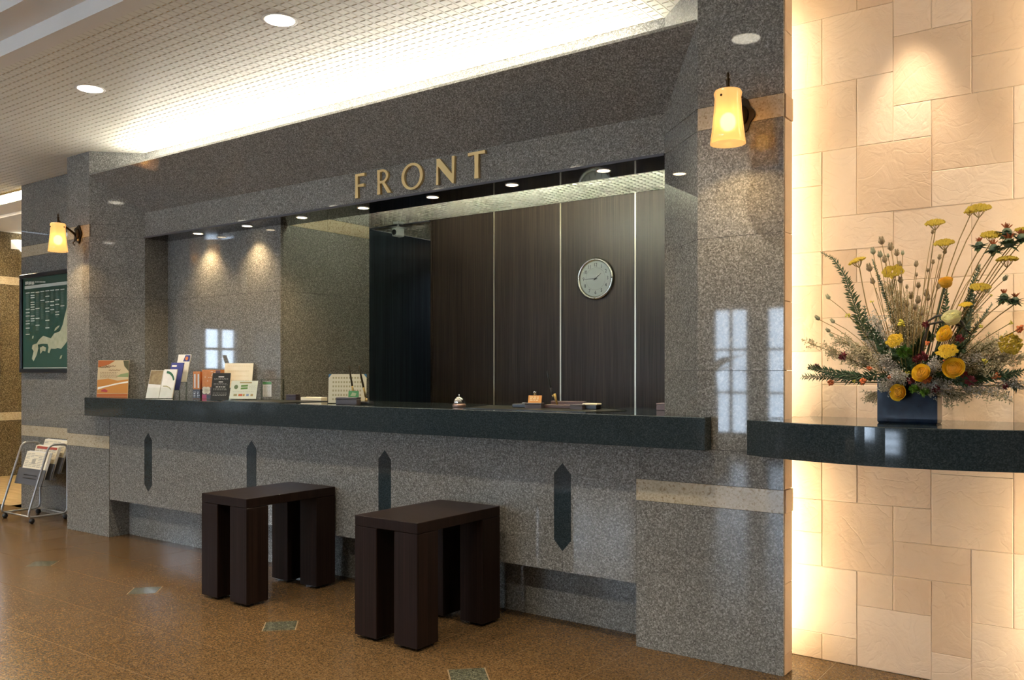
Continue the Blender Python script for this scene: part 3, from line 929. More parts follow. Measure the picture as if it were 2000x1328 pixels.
# ================================================================== STOOLS
def stool(x0, x1, y0, y1, label, rz=0.0):
    w, d = x1 - x0, y1 - y0
    t = thing('wooden_stool', label, 'stool', (x0, y0, 0), rz, 'dark wooden stools at the counter')
    MB().cbox(0, w, 0, d, 0.506, 0.553, 0.002).build('top', M['stool'], t)
    L = 0.137
    for a, b in ((0, 0), (w - L, 0), (0, d - L), (w - L, d - L)):
        lg = MB().cbox(a, a + L, b, b + L, 0.014, 0.5045, 0.002).build('leg', M['stool'], t)
        MB().lathe([(0.0, 0.014), (0.016, 0.014), (0.018, 0.004), (0.014, 0.0), (0.0, 0.0)], (a + L / 2, b + L / 2, 0), 12).build('foot_glide', M['soffit_edge'], lg)
    return t


stool(-2.884, -2.504, 2.772, 3.362, 'dark brown wooden stool nearer the right pillar')
stool(-4.062, -3.682, 2.79, 3.39, 'dark brown wooden stool nearer the left end of the counter')

# ================================================================== CLOCK
ck = thing('wall_clock', 'round silver rimmed wall clock on the dark veneer wall', 'clock', (-3.197, YP, 1.872))
R_ = 0.152
rim_ = MB().lathe([(R_ * 0.98, 0.0), (R_, 0.006), (R_, 0.018), (R_ * 0.97, 0.026), (R_ * 0.90, 0.028), (R_ * 0.845, 0.021), (R_ * 0.83, 0.014)], n=56, axis='y').build('rim', plain('silver clock rim', (0.62, 0.60, 0.50), 0.25, 0.9), ck)
dial_ = MB().lathe([(0.0, 0.013), (R_ * 0.86, 0.013)], n=48, axis='y', smooth=False).build('dial', plain('pale clock dial', (0.88, 0.86, 0.72), 0.4), ck)
MB().lathe([(0.0, 0.0), (R_ * 0.97, 0.0), (R_ * 0.97, 0.004)], n=40, axis='y', smooth=False).build('case_back', M['black'], ck)
mk = plain('dark clock print', (0.06, 0.055, 0.03), 0.5)
rg = MB()
for k in range(48):
    a, b = 2 * PI * k / 48, 2 * PI * (k + 1) / 48
    rg.add([(r * math.cos(q), -0.0134, r * math.sin(q)) for q in (a, b) for r in (0.0800, 0.0812)], [(0, 1, 3, 2)])
rg.build('dial_ring', plain('thin dial print', (0.40, 0.38, 0.28), 0.5), dial_)
for k in range(1, 13):
    cu = bpy.data.curves.new('numeral', 'FONT')
    cu.body = str(k)
    cu.size = 0.036
    cu.align_x = 'CENTER'
    cu.align_y = 'CENTER'
    cu.extrude = 0.0003
    tmp = bpy.data.objects.new('numeral_tmp', cu)
    COL.objects.link(tmp)
    me = bpy.data.meshes.new_from_object(tmp.evaluated_get(bpy.context.evaluated_depsgraph_get()))
    bpy.data.objects.remove(tmp)
    me.materials.clear()
    me.materials.append(mk)
    a = PI / 2 - 2 * PI * k / 12
    link('numeral', me, dial_, (0.100 * math.cos(a), -0.0137, 0.100 * math.sin(a)), (PI / 2, 0, 0), (0.85, 1.0, 1.0))
for nm, ang, ln, wd in (('hour_hand', 52, 0.060, 0.0035), ('minute_hand', 270.5, 0.088, 0.0025)):
    a = math.radians(90 - ang)
    d = Vector((math.cos(a), 0, math.sin(a)))
    nrm = Vector((-d.z, 0, d.x))
    base = Vector((0, -0.016, 0))
    pts = [base - d * 0.016 - nrm * wd, base - d * 0.016 + nrm * wd, base + d * ln + nrm * wd * 0.45, base + d * ln - nrm * wd * 0.45]
    MB().add(pts + [p + Vector((0, 0.001, 0)) for p in pts], [(0, 1, 2, 3), (7, 6, 5, 4), (0, 4, 5, 1), (1, 5, 6, 2), (2, 6, 7, 3), (3, 7, 4, 0)]).build(nm, mk, ck, fix=True)
MB().lathe([(0.006, 0.013), (0.006, 0.018), (0.0, 0.018)], n=12, axis='y').build('hub', mk, ck)
for k in range(4):
    a = k * PI / 2
    MB().ball((R_ * 0.935 * math.cos(a), -0.028, R_ * 0.935 * math.sin(a)), 0.005, 0.003, 0.005, 6, 4).build('rim_stud', mk if k != 1 else M['chrome'], rim_)
MB().lathe([(0.0, 0.023), (R_ * 0.86, 0.0205)], n=40, axis='y', smooth=True).build('cover_glass', M['pane'], ck)

# ================================================================== SECURITY CAMERA
sc = thing('security_camera', 'small white security camera hanging from the office ceiling by the corridor', 'camera', (-5.06, 5.36, ZI))
wp_ = plain('grey white plastic', (0.42, 0.44, 0.42), 0.4)
MB().box(-0.03, 0.03, -0.025, 0.035, -0.02, 0.0).build('mount', wp_, sc)
MB().tube([(0, 0, -0.02), (0.0, 0.0, -0.055)], 0.008, 8).build('stem', wp_, sc)
bd = MB().cbox(-0.032, 0.032, -0.045, 0.05, -0.125, -0.052, 0.008).build('body', wp_, sc)
MB().lathe([(0.0, 0.044), (0.020, 0.045), (0.024, 0.052), (0.018, 0.058), (0.0, 0.056)], (0.004, -0.001, -0.094), 16, 'y').build('lens', M['black'], bd)
MB().cbox(-0.040, 0.040, -0.06, 0.055, -0.052, -0.046, 0.002).build('sunshield', wp_, sc)

# ================================================================== MAP BOARD
mbx0, mbx1, mbz0, mbz1 = -7.965, -6.79, 1.19, 2.045
mp = thing('map_board', 'black framed green guide map of islands on the granite wall', 'map board', (mbx0, YB, mbz0))
w_, h_ = mbx1 - mbx0, mbz1 - mbz0
fr = 0.034
for a, b, c_, d_ in ((0, w_, 0, fr), (0, w_, h_ - fr, h_), (0, fr, fr, h_ - fr), (w_ - fr, w_, fr, h_ - fr)):
    MB().cbox(a, b, -0.035, -0.001, c_, d_, 0.003).build('frame_bar', M['frame_black'], mp)
MB().box(fr, w_ - fr, -0.018, -0.002, fr, h_ - fr).build('map_sheet', plain('green map print', (0.030, 0.085, 0.062), 0.30), mp)
mprint = plain('pale map lettering', (0.52, 0.55, 0.47), 0.5)
mfaint = plain('faint map lettering', (0.16, 0.22, 0.18), 0.5)
mland = varied('pale map land', (0.36, 0.38, 0.24), (0.46, 0.46, 0.31), 25, 0.5)


def bp(xc, yc, d=-0.0185):
    p = at(xc / 4.428, 500 + yc / 4.428, YB - 0.018)
    return (p.x - mbx0, d, p.z - mbz0)


def bquad(mb, x0, x1, y0, y1, d=-0.0185):
    # sloped with the perspective of the print rows
    (xa, _, za), (xb, _, _) = bp(x0, y0), bp(x1, y0)
    (_, _, zb) = bp(x0, y1)
    mb.add([(xa, d, zb), (xb, d, zb), (xb, d, za), (xa, d, za)], [(0, 1, 2, 3)])


t1, t2 = MB(), MB()
for k, w in enumerate((26, 26, 22)):
    bquad(t1, 218 + 28 * k, 218 + 28 * k + w, 222, 248)
for k in range(7):
    bquad(t1, 305 + 13 * k, 314 + 13 * k, 218, 230)
xa, _, za = bp(213, 262)
_, _, zb = bp(213, 288)
t1.add([(xa, -0.0185, zb), (w_ - fr - 0.02, -0.0185, zb), (w_ - fr - 0.02, -0.0185, za), (xa, -0.0185, za)], [(0, 1, 2, 3)])
cols = {240: ([322, 462, 492, 520, 563, 587, 625, 678], 690), 282: ([318, 343, 362, 402, 422, 443, 465, 520, 543, 562], 600), 325: ([315, 455, 540, 600], 650), 367: ([308, 385], 550), 410: ([303, 350, 398, 452, 480, 557, 622], 635), 452: ([298, 395, 427, 465], 505), 495: ([294, 380, 420, 485, 508], 535), 540: ([290, 432], 460)}
for xc, (rows, end) in cols.items():
    for y in rows: bquad(t1, xc - 17, xc + 17, y - 4, y + 4)
    y = rows[0] + 14
    while y < end:
        if min(abs(y - r) for r in rows) > 7: bquad(t2, xc - 13, xc + 9, y - 1.6, y + 1.6, -0.0183)
        y += 8.5
for k in range(4):
    for y in range(300, 460 - 30 * k, 9):
        bquad(t2, 575 + 34 * k, 597 + 34 * k, y - 2, y + 2, -0.0183)
t1.build('map_lettering', mprint, mp)
t2.build('map_small_print', mfaint, mp)
land = [(570, 480), (558, 525), (545, 590), (520, 650), (470, 670), (440, 712), (375, 690), (340, 722), (320, 755), (282, 770), (277, 800), (292, 822), (277, 888), (291, 910), (318, 855), (332, 800), (327, 766), (370, 758), (412, 760), (421, 790), (414, 832), (426, 840), (442, 800), (478, 802), (500, 796), (530, 802), (555, 772), (577, 742), (620, 640), (645, 480), (665, 330), (610, 330)]
shi = [(345, 792), (372, 780), (400, 792), (392, 825), (370, 818), (350, 846)]
for nm, P in (('main_island', land), ('small_island', shi), ('islet', [(282, 690), (292, 690), (288, 712), (278, 715)]), ('islet', [(515, 890), (525, 862), (540, 855), (530, 885)]), ('islet', [(470, 650), (478, 625), (500, 605), (518, 600), (505, 620), (484, 640)])):
    m_ = MB()
    m_.plate([bp(x, y)[::2] for x, y in P], lambda a, b, t: (a, -0.0184 - t, b), 0.0006)
    m_.build(nm, mland, mp, fix=True)
MB().box(fr + 0.01, w_ - fr - 0.01, -0.0188, -0.018, fr + 0.006, fr + 0.012).build('map_rule', mprint, mp)

# ================================================================== SCREEN AND WALL LAMP IN THE SIDE HALL
tv = thing('wall_screen', 'lit white wall screen with thin dark frame at the far left edge', 'screen', (XW, 4.06, 1.10))
MB().cbox(0.002, 0.05, -0.56, 0.56, 0, 0.74, 0.004).build('casing', M['black'], tv)
MB().box(0.0505, 0.053, -0.535, 0.535, 0.025, 0.715).build('display', plain('lit screen', (0.5, 0.6, 0.8), 0.3, emit=(0.72, 0.84, 1.0), es=1.6), tv)
hl = thing('bowl_wall_lamp', 'lit white half bowl lamp high on the hall wall', 'lamp', (XW, 4.91, 2.724))
bw = MB()
n_, m_n = 14, 7
v, f = [], []
for i in range(m_n + 1):
    p = -PI / 2 + (PI / 2) * i / m_n
    for k in range(n_ + 1):
        a = -PI / 2 + PI * k / n_
        q_ = 0.22 + 0.78 * i / m_n
        v.append((0.13 * q_ * math.cos(a) + 0.004, 0.15 * q_ * math.sin(a), 0.13 * (i / m_n - 1)))
for i in range(m_n):
    for k in range(n_):
        q = i * (n_ + 1) + k
        f.append([q, q + 1, q + n_ + 2, q + n_ + 1])
MB().add(v, f, True).build('bowl', plain('lit white glass', (0.9, 0.9, 0.88), 0.4, emit=(1.0, 0.93, 0.8), es=2.2), hl)
MB().box(0.001, 0.004, -0.15, 0.15, -0.10, 0.0).build('back_plate', M['trim_white'], hl)

# ================================================================== NEWSPAPER RACK
rk = thing('newspaper_rack', 'grey tube newspaper rack on castors in front of the map wall', 'rack', (-7.315, 3.47, 0))
RM = plain('silver grey tube', (0.45, 0.45, 0.44), 0.3, 0.6)
gm = plain('dark grey tray', (0.10, 0.10, 0.105), 0.45)
zb0 = 0.052
for sx in (-0.225, 0.225):
    path = []
    corners = [(-0.165, zb0), (0.005, 0.612), (0.150, 0.612), (0.150, zb0)]
    for k in range(4):
        p0, p1, p2 = (Vector(corners[(k + q) % 4]) for q in (-1, 0, 1))
        r = 0.045
        a, b = p1 + (p0 - p1).normalized() * r, p1 + (p2 - p1).normalized() * r
        for t in (0, 0.25, 0.5, 0.75, 1):
            q = a * (1 - t) ** 2 + p1 * 2 * t * (1 - t) + b * t * t
            path.append((sx, q.x, q.y))
    path.append(path[0])
    MB().tube(path, 0.0085, 8, cap=False).build('side_loop', RM, rk)
for y in (-0.13, 0.135):
    MB().tube([(-0.225, y, zb0), (0.225, y, zb0)], 0.006, 6).build('cross_bar', RM, rk)
for sx in (-0.225, 0.225):
    for y in (-0.13, 0.135):
        c_ = MB().ball((sx, y, 0.0225), 0.020, 0.0225, 0.0225, 12, 8).build('castor', M['black'], rk)
sl_ = 0.17 / 0.56
for k in range(3):
    y0 = -0.058 + 0.072 * k
    z0 = 0.285 + 0.045 * k
    P = [(y0, z0), (y0 + sl_ * 0.125, z0 + 0.125)]
    m = MB()
    for sgn in (0,):
        (ya, za), (yb, zb) = P
        t = 0.004
        m.add([(x, y, z) for x in (-0.222, 0.222) for y, z in ((ya, za), (yb, zb), (yb + t, zb), (ya + t, za))], [(0, 1, 2, 3), (7, 6, 5, 4), (0, 4, 5, 1), (1, 5, 6, 2), (2, 6, 7, 3), (3, 7, 4, 0)])
        m.box(-0.222, 0.222, ya, ya + 0.045, za - 0.003, za + 0.001)
    o = m.build('tray', gm, rk, fix=True)
    if k == 0:
        for q in (0.045, 0.07):
            MB().add([(x, y0 + sl_ * (q + dz) - 0.0008, z0 + q + dz) for x, dz in ((-0.11, 0), (0.11, 0), (0.11, 0.007), (-0.11, 0.007))], [(0, 1, 2, 3)]).build('slot', M['black'], o)
nm_ = ('cream newspaper in the front tray of the rack', 'newspaper with a red headline in the middle tray of the rack', 'newspaper rising highest in the back tray of the rack')
ink = plain('newsprint ink', (0.16, 0.15, 0.13), 0.7)
for k in range(3):
    y0, z0 = 3.47 - 0.052 + 0.072 * k, 0.290 + 0.045 * k
    t = thing('newspaper', nm_[k], 'newspaper', (-7.315, y0, z0), group='newspapers in the rack')
    t.rotation_euler = (-math.atan(sl_), 0, 0)
    for q in range(3):
        MB().cbox(-0.185 + 0.006 * q, 0.185 + 0.005 * q, 0.004 + 0.0065 * q, 0.010 + 0.0065 * q, 0.001, 0.265 + 0.004 * q, 0.0015).build('folded_pages', M['paper_cream'] if q == 0 else M['paper'], t)
    pr = MB()
    for r in range(9):
        for c_ in range(5):
            if random.random() < 0.75:
                x0 = -0.17 + 0.068 * c_
                z = 0.245 - 0.013 * r - (0.0 if r else 0.0)
                pr.add([(x0, 0.0036, z), (x0 + 0.058, 0.0036, z), (x0 + 0.058, 0.0036, z + 0.005), (x0, 0.0036, z + 0.005)], [(0, 1, 2, 3)])
    pr.add([(-0.06, 0.0034, 0.165), (0.0, 0.0034, 0.165), (0.0, 0.0034, 0.205), (-0.06, 0.0034, 0.205)], [(0, 1, 2, 3)])
    pr.build('print', plain('pale print', (0.42, 0.38, 0.30), 0.8) if 'pale print' not in bpy.data.materials else bpy.data.materials['pale print'], t)
    if k == 1:
        MB().box(-0.16, 0.17, 0.0028, 0.0033, 0.238, 0.258).build('headline', plain('red headline', (0.45, 0.08, 0.05), 0.7), t)

# ================================================================== THINGS ON THE COUNTER
def ray_x(u, y):
    a = (u - 1000) / FPX
    return y * (-math.sin(TH) + a * math.cos(TH)) / (math.cos(TH) + a * math.sin(TH))


def item(name, label, cat, u, y, rz=0.0, group=None, z=ZTOP):
    return thing(name, label, cat, (ray_x(u, y), y, z), rz, group)


def lean_box(mb, x0, x1, z0, z1, y, t, s):
    """upright slab leaning back by slope s"""
    v = []
    for x in (x0, x1):
        for (z, d) in ((z0, 0), (z1, 0), (z1, t), (z0, t)):
            v.append((x, y + d + z * s, z))
    return mb.add(v, [(0, 1, 2, 3), (7, 6, 5, 4), (0, 4, 5, 1), (1, 5, 6, 2), (2, 6, 7, 3), (3, 7, 4, 0)])


def lean_poly(mb, P, y, s, d=0.0006):
    return mb.plate(P, lambda a, b, t: (a, y + b * s - t, b), d)


def text_rows(x0, x1, zs, y, s, h=0.0035, words=True):
    mb = MB()
    for z in zs:
        x = x0
        while x < x1 - 0.004:
            w = random.uniform(0.006, 0.018) if words else x1 - x0
            e = min(x + w, x1)
            mb.add([(x, y + z * s - 0.0007, z), (e, y + z * s - 0.0007, z), (e, y + (z + h) * s - 0.0007, z + h), (x, y + (z + h) * s - 0.0007, z + h)], [(0, 1, 2, 3)])
            x = e + 0.004
    return mb


# 1 orange brochure at the left end
t = item('brochure', 'orange and cream brochure standing upright at the left end of the counter', 'brochure', 219, 3.47, 0.80)
s_, hw, hh = 0.16, 0.108, 0.272
t = lean_box(MB(), -hw, hw, 0.0, hh, 0.0, 0.010, s_).build('booklet', plain('cream brochure cover', (0.62, 0.50, 0.30), 0.4), t, fix=True)
cc = lambda n, c: col(n, c, 0.4)
def face(name, P, m): lean_poly(MB(), [(a * hw, b * hh) for a, b in P], 0.0, s_, 0.0006 + 0.0001 * random.random()).build(name, m, t, fix=True)
face('cover_band', [(-0.99, 0.005), (0.99, 0.005), (0.99, 0.09), (-0.99, 0.09)], cc('brochure rust', (0.45, 0.13, 0.03)))
face('cover_field', [(-0.99, 0.10), (0.99, 0.10), (0.99, 0.48), (0.3, 0.44), (-0.3, 0.50), (-0.99, 0.46)], cc('brochure orange', (0.55, 0.24, 0.05)))
face('cover_corner', [(-0.99, 0.99), (-0.99, 0.80), (-0.3, 0.88), (0.1, 0.99)], cc('brochure rust', (0.45, 0.13, 0.03)))
face('cover_dark_corner', [(0.62, 0.99), (0.70, 0.84), (0.99, 0.70), (0.99, 0.99)], cc('brochure dark', (0.10, 0.10, 0.05)))  # dark upper right corner of the cover
face('cover_green', [(0.2, 0.55), (0.99, 0.54), (0.99, 0.66), (0.5, 0.62)], cc('brochure green', (0.25, 0.32, 0.14)))
lean_poly(MB(), [(a * hw, b * hh) for a, b in [(-0.95, 0.20), (-0.5, 0.26), (0.3, 0.34), (0.99, 0.385), (0.99, 0.43), (0.2, 0.37), (-0.5, 0.30), (-0.95, 0.27)]], 0.0, s_, 0.0011).build('cover_swoosh', cc('brochure white', (0.85, 0.82, 0.72)), t, fix=True)
lean_poly(MB(), [(a * hw, b * hh) for a, b in [(-0.75, 0.15), (-0.35, 0.13), (-0.28, 0.17), (-0.5, 0.22), (-0.7, 0.19)]], 0.0, s_, 0.0012).build('cover_emblem', cc('brochure red', (0.42, 0.05, 0.06)), t, fix=True)
sw = MB()
for x0, x1, z in ((-0.9, -0.2, 0.80), (-0.55, 0.15, 0.83), (-0.3, 0.45, 0.72)):
    for k in range(9):
        q = x0 + (x1 - x0) * k / 9
        dz = 0.02 * math.sin(k * 2.1)
        sw.plate([(a * hw, b * hh) for a, b in [(q, z + dz), (q + (x1 - x0) / 8, z - dz), (q + (x1 - x0) / 8, z - dz + 0.016), (q, z + dz + 0.016)]], lambda a, b, tt: (a, b * s_ - 0.0008 - tt * 0.2, b), 0.0008)
sw.build('cover_script', cc('brochure brown', (0.16, 0.07, 0.02)), t, fix=True)
text_rows(-0.09, 0.03, [hh * (0.52 + 0.035 * k) for k in range(5)], -0.0003, s_, 0.0025).build('cover_text', cc('brochure brown', (0.16, 0.07, 0.02)), t)

# 2 stepped leaflet holder and its leaflets
hold = item('leaflet_holder', 'clear stepped acrylic leaflet holder on the left of the counter', 'holder', 309, 3.46, 0.42)
s2 = 0.33
for k in range(3):
    y0, z0 = 0.085 * k, 0.055 * k
    x0, x1 = (-0.105, 0.105) if k == 0 else (0.0, 0.105)
    pk = MB()
    lean_box(pk, x0, x1, z0 + 0.002, z0 + 0.075, y0 - z0 * s2 - 0.004, 0.002, s2)
    lean_box(pk, x0, x1, z0 + 0.002, z0 + 0.17, y0 - z0 * s2 + 0.016, 0.002, s2)
    pk.build('pocket', M['acrylic'], hold, fix=True)
    MB().box(x0, x1, y0 - 0.004, y0 + 0.018, z0, z0 + 0.002).build('shelf', M['acrylic_edge'], hold)
    if k:
        MB().box(x0, x0 + 0.002, y0, y0 + 0.018, 0.0, z0).build('riser', M['acrylic_edge'], hold)
        MB().box(x1 - 0.002, x1, y0, y0 + 0.018, 0.0, z0).build('riser', M['acrylic_edge'], hold)


def leaflet(label, k, x0, x1, h, mat, deco=None):
    t = thing('leaflet', label, 'leaflet', hold.location, 0.42, 'leaflets in the stepped holder')
    y0, z0 = 0.085 * k, 0.055 * k
    off = y0 - z0 * s2 + 0.003
    m = lean_box(MB(), x0, x1, z0 + 0.003, z0 + h, off, 0.010, s2).build('leaflet_stack', mat, t, fix=True)
    if deco: deco(t, off, z0)
    return t


def d_brown(t, off, z0):
    lean_poly(MB(), [(-0.100, 0.10), (-0.004, 0.095), (-0.004, 0.195), (-0.100, 0.195)], off, s2).build('photo_print', varied('brown photo print', (0.18, 0.12, 0.05), (0.33, 0.25, 0.13), 30, 0.5), t, fix=True)
def d_green(t, off, z0):
    P = [(0.025 + 0.075 * math.sin(a), 0.10 + 0.092 * math.cos(a)) for a in (0.0, 0.25, 0.5, 0.75, 1.0, 1.25)] + [(0.025 + 0.064 * math.sin(a), 0.10 + 0.075 * math.cos(a)) for a in (1.25, 1.0, 0.75, 0.5, 0.25, 0.0)]
    lean_poly(MB(), P, off, s2).build('green_arc', cc('leaflet green', (0.03, 0.13, 0.07)), t, fix=True)
    P = [(0.03 + 0.07 * math.sin(a), 0.02 + 0.07 * math.cos(a)) for a in (-0.2, 0.2, 0.6, 0.9)] + [(0.03 + 0.066 * math.sin(a), 0.02 + 0.064 * math.cos(a)) for a in (0.9, 0.6, 0.2, -0.2)]
    lean_poly(MB(), P, off, s2).build('sage_arc', cc('leaflet sage', (0.35, 0.33, 0.15)), t, fix=True)
def d_blue(t, off, z0):
    lean_poly(MB(), [(0.012, z0 + 0.165), (0.05, z0 + 0.165), (0.05, z0 + 0.178), (0.012, z0 + 0.178)], off, s2).build('white_mark', M['paper'], t, fix=True)
def d_top(t, off, z0):
    lean_poly(MB(), [(0.05, z0 + 0.15), (0.10, z0 + 0.15), (0.10, z0 + 0.195), (0.06, z0 + 0.195)], off, s2).build('navy_patch', cc('leaflet navy', (0.04, 0.05, 0.20)), t, fix=True)
    lean_poly(MB(), [(0.075 + 0.012 * math.cos(a), z0 + 0.172 + 0.014 * math.sin(a)) for a in [k * PI / 5 for k in range(10)]], off, s2, 0.0012).build('orange_dot', cc('leaflet orange', (0.6, 0.18, 0.05)), t, fix=True)


leaflet('brown photo leaflet in the front left pocket of the holder', 0, -0.102, -0.002, 0.197, M['paper'], d_brown)
leaflet('white leaflet with green arc in the front right pocket of the holder', 0, 0.002, 0.102, 0.203, M['paper'], d_green)
leaflet('blue leaflet in the middle pocket of the holder', 1, 0.004, 0.100, 0.195, cc('leaflet blue', (0.05, 0.06, 0.24)), d_blue)
leaflet('white leaflet with navy and orange corner in the back pocket of the holder', 2, 0.004, 0.102, 0.200, M['paper'], d_top)

# 3 orange boxes
om = varied('orange box card', (0.62, 0.20, 0.04), (0.70, 0.27, 0.07), 60, 0.5)
for k, u in enumerate((380.5, 387.5)):
    t = item('gift_box', 'slim orange and white upright box, %s of the pair beside the wide orange box' % ('left one' if k == 0 else 'right one'), 'box', u, 3.56, 0.55, 'slim orange boxes')
    MB().cbox(-0.0125, 0.0125, 0, 0.07, 0.0, 0.188, 0.001).build('carton', om, t)
    MB().box(-0.005, 0.006, -0.0006, 0.0, 0.075, 0.17).build('white_stripe', M['paper'], t)
    MB().box(-0.0127, 0.0127, -0.0008, 0.03, 0.002, 0.066).build('dark_base_wrap', cc('dark wrap', (0.035, 0.03, 0.028)), t)
    text_rows(-0.008, 0.008, [0.012 + 0.011 * q for q in range(4)], -0.0006, 0, 0.004).build('base_print', M['paper'], t)
t = item('gift_box', 'wide orange box with brown base and cream emblem behind the black card', 'box', 413, 3.60, 0.55)
MB().cbox(-0.066, 0.066, 0, 0.06, 0.0, 0.20, 0.0015).build('carton', om, t)
MB().box(-0.0663, 0.0663, -0.0008, 0.02, 0.030, 0.082).build('brown_wrap', cc('box brown', (0.12, 0.045, 0.03)), t)
MB().box(-0.0664, -0.035, -0.0009, 0.02, 0.001, 0.030).build('red_wrap', cc('box red', (0.42, 0.04, 0.09)), t)
MB().box(-0.034, 0.0664, -0.0009, 0.02, 0.001, 0.029).build('dark_wrap', cc('dark wrap', (0.035, 0.03, 0.028)), t)
em = MB()
for dx, dz in ((-0.012, 0.010), (0.012, 0.010), (-0.012, -0.010), (0.012, -0.010), (0, 0)):
    em.plate([(-0.036 + dx + 0.016 * math.cos(a), 0.060 + dz + 0.015 * math.sin(a)) for a in [k * PI / 6 for k in range(12)]], lambda a, b, tt: (a, -0.0012 - tt * 0.1, b), 0.002)
em.build('cream_emblem', M['paper_cream'], t, fix=True)
sc_ = MB()
for k in range(16):
    x, z = random.uniform(-0.06, 0.055), random.uniform(0.095, 0.19)
    sc_.add([(x, -0.0006, z), (x + 0.008, -0.0006, z), (x + 0.008, -0.0006, z + 0.004), (x, -0.0006, z + 0.004)], [(0, 1, 2, 3)])
sc_.build('pale_flecks', M['paper_cream'], t)
MB().box(0.03, 0.062, -0.0007, 0, 0.165, 0.195).build('brown_mark', cc('box brown', (0.12, 0.045, 0.03)), t)

# 4 black card stand
t = item('card_stand', 'black text card leaning in a clear stand in front of the orange box', 'card', 428, 3.42, 0.62)
lean_box(MB(), -0.058, 0.058, 0.004, 0.178, 0, 0.003, 0.28).build('black_card', cc('black card', (0.022, 0.023, 0.020)), t, fix=True)
lean_box(MB(), -0.060, 0.060, 0.0, 0.176, 0.0035, 0.003, 0.28).build('acrylic_back', M['acrylic'], t, fix=True)
MB().box(-0.060, 0.060, -0.004, 0.06, 0.0, 0.002).build('acrylic_foot', M['acrylic_edge'], t)
text_rows(-0.018, 0.018, [0.150], -0.0003, 0.28, 0.006, False).build('heading', M['paper'], t)
text_rows(-0.045, 0.045, [0.140, 0.134, 0.108, 0.101, 0.076, 0.069, 0.048, 0.040, 0.033], -0.0003, 0.28, 0.0022).build('text_lines', cc('grey ink', (0.40, 0.40, 0.36)), t)
text_rows(-0.014, 0.014, [0.118], -0.0003, 0.28, 0.005, False).build('subheading', M['paper'], t)
text_rows(-0.03, 0.036, [0.086], -0.0003, 0.28, 0.005).build('subheading', M['paper'], t)

# 5 tall white notice
t = item('notice_sheet', 'bright white notice sheet in a clear stand, tallest on the counter', 'sign', 461, 3.745, 0.52)
lean_box(MB(), -0.103, 0.103, 0.075, 0.245, 0, 0.003, 0.22).build('sheet', M['paper_cream'], t, fix=True)
lean_box(MB(), -0.106, 0.106, 0.0, 0.25, 0.004, 0.003, 0.22).build('acrylic_back', M['acrylic'], t, fix=True)
MB().box(-0.106, 0.106, 0.0, 0.08, 0.0, 0.003).build('acrylic_foot', M['acrylic_edge'], t)
text_rows(-0.08, 0.08, [0.225, 0.190, 0.155, 0.125, 0.10], -0.0003, 0.22, 0.0025).build('text_lines', cc('pale ochre ink', (0.62, 0.50, 0.28)), t)

# 6 card logos sign
t = item('payment_sign', 'white sign with green logos and five small card marks', 'sign', 473, 3.50, 0.55)
s6 = 0.35
lean_box(MB(), -0.088, 0.088, 0.012, 0.128, 0, 0.003, s6).build('panel', plain('pale green white card', (0.62, 0.65, 0.54), 0.4), t, fix=True)
lean_box(MB(), -0.090, 0.090, 0.0, 0.130, 0.0035, 0.003, s6).build('acrylic_back', M['acrylic'], t, fix=True)
MB().box(-0.090, 0.090, -0.012, 0.06, 0.0, 0.003).build('acrylic_foot', M['acrylic_edge'], t)
gr = cc('sign green', (0.10, 0.22, 0.05))
lean_poly(MB(), [(-0.052 + 0.013 * math.cos(a), 0.088 + 0.014 * math.sin(a)) for a in [k * PI / 9 for k in range(18)]], 0, s6).build('round_logo', cc('sign grey green', (0.13, 0.18, 0.09)), t, fix=True)
lean_poly(MB(), [(-0.020, 0.072), (0.025, 0.075), (0.025, 0.103), (-0.020, 0.100)], 0, s6).build('green_logo', gr, t, fix=True)
lean_poly(MB(), [(-0.020, 0.084), (0.025, 0.087), (0.025, 0.091), (-0.020, 0.088)], 0, s6, 0.001).build('logo_bar', M['paper'], t, fix=True)
lean_poly(MB(), [(-0.03, 0.112), (0.048, 0.112), (0.048, 0.119), (-0.03, 0.119)], 0, s6).build('title_bar', cc('sign ochre', (0.33, 0.25, 0.10)), t, fix=True)
text_rows(0.032, 0.08, [0.098, 0.09, 0.082, 0.074], 0, s6, 0.002).build('text_lines', cc('grey ink', (0.40, 0.40, 0.36)), t)
text_rows(-0.07, 0.07, [0.057], 0, s6, 0.002).build('text_line', cc('grey ink', (0.40, 0.40, 0.36)), t)
for x, w, c_ in ((-0.062, 0.022, (0.30, 0.28, 0.14)), (-0.030, 0.026, (0.50, 0.13, 0.05)), (-0.001, 0.012, (0.42, 0.28, 0.06)), (0.022, 0.016, (0.20, 0.28, 0.42)), (0.050, 0.016, (0.35, 0.26, 0.12))):
    lean_poly(MB(), [(x, 0.030), (x + w, 0.030), (x + w, 0.044), (x, 0.044)], 0, s6).build('card_mark', cc('mark %d' % int(1000 * (x + 1)), c_), t, fix=True)

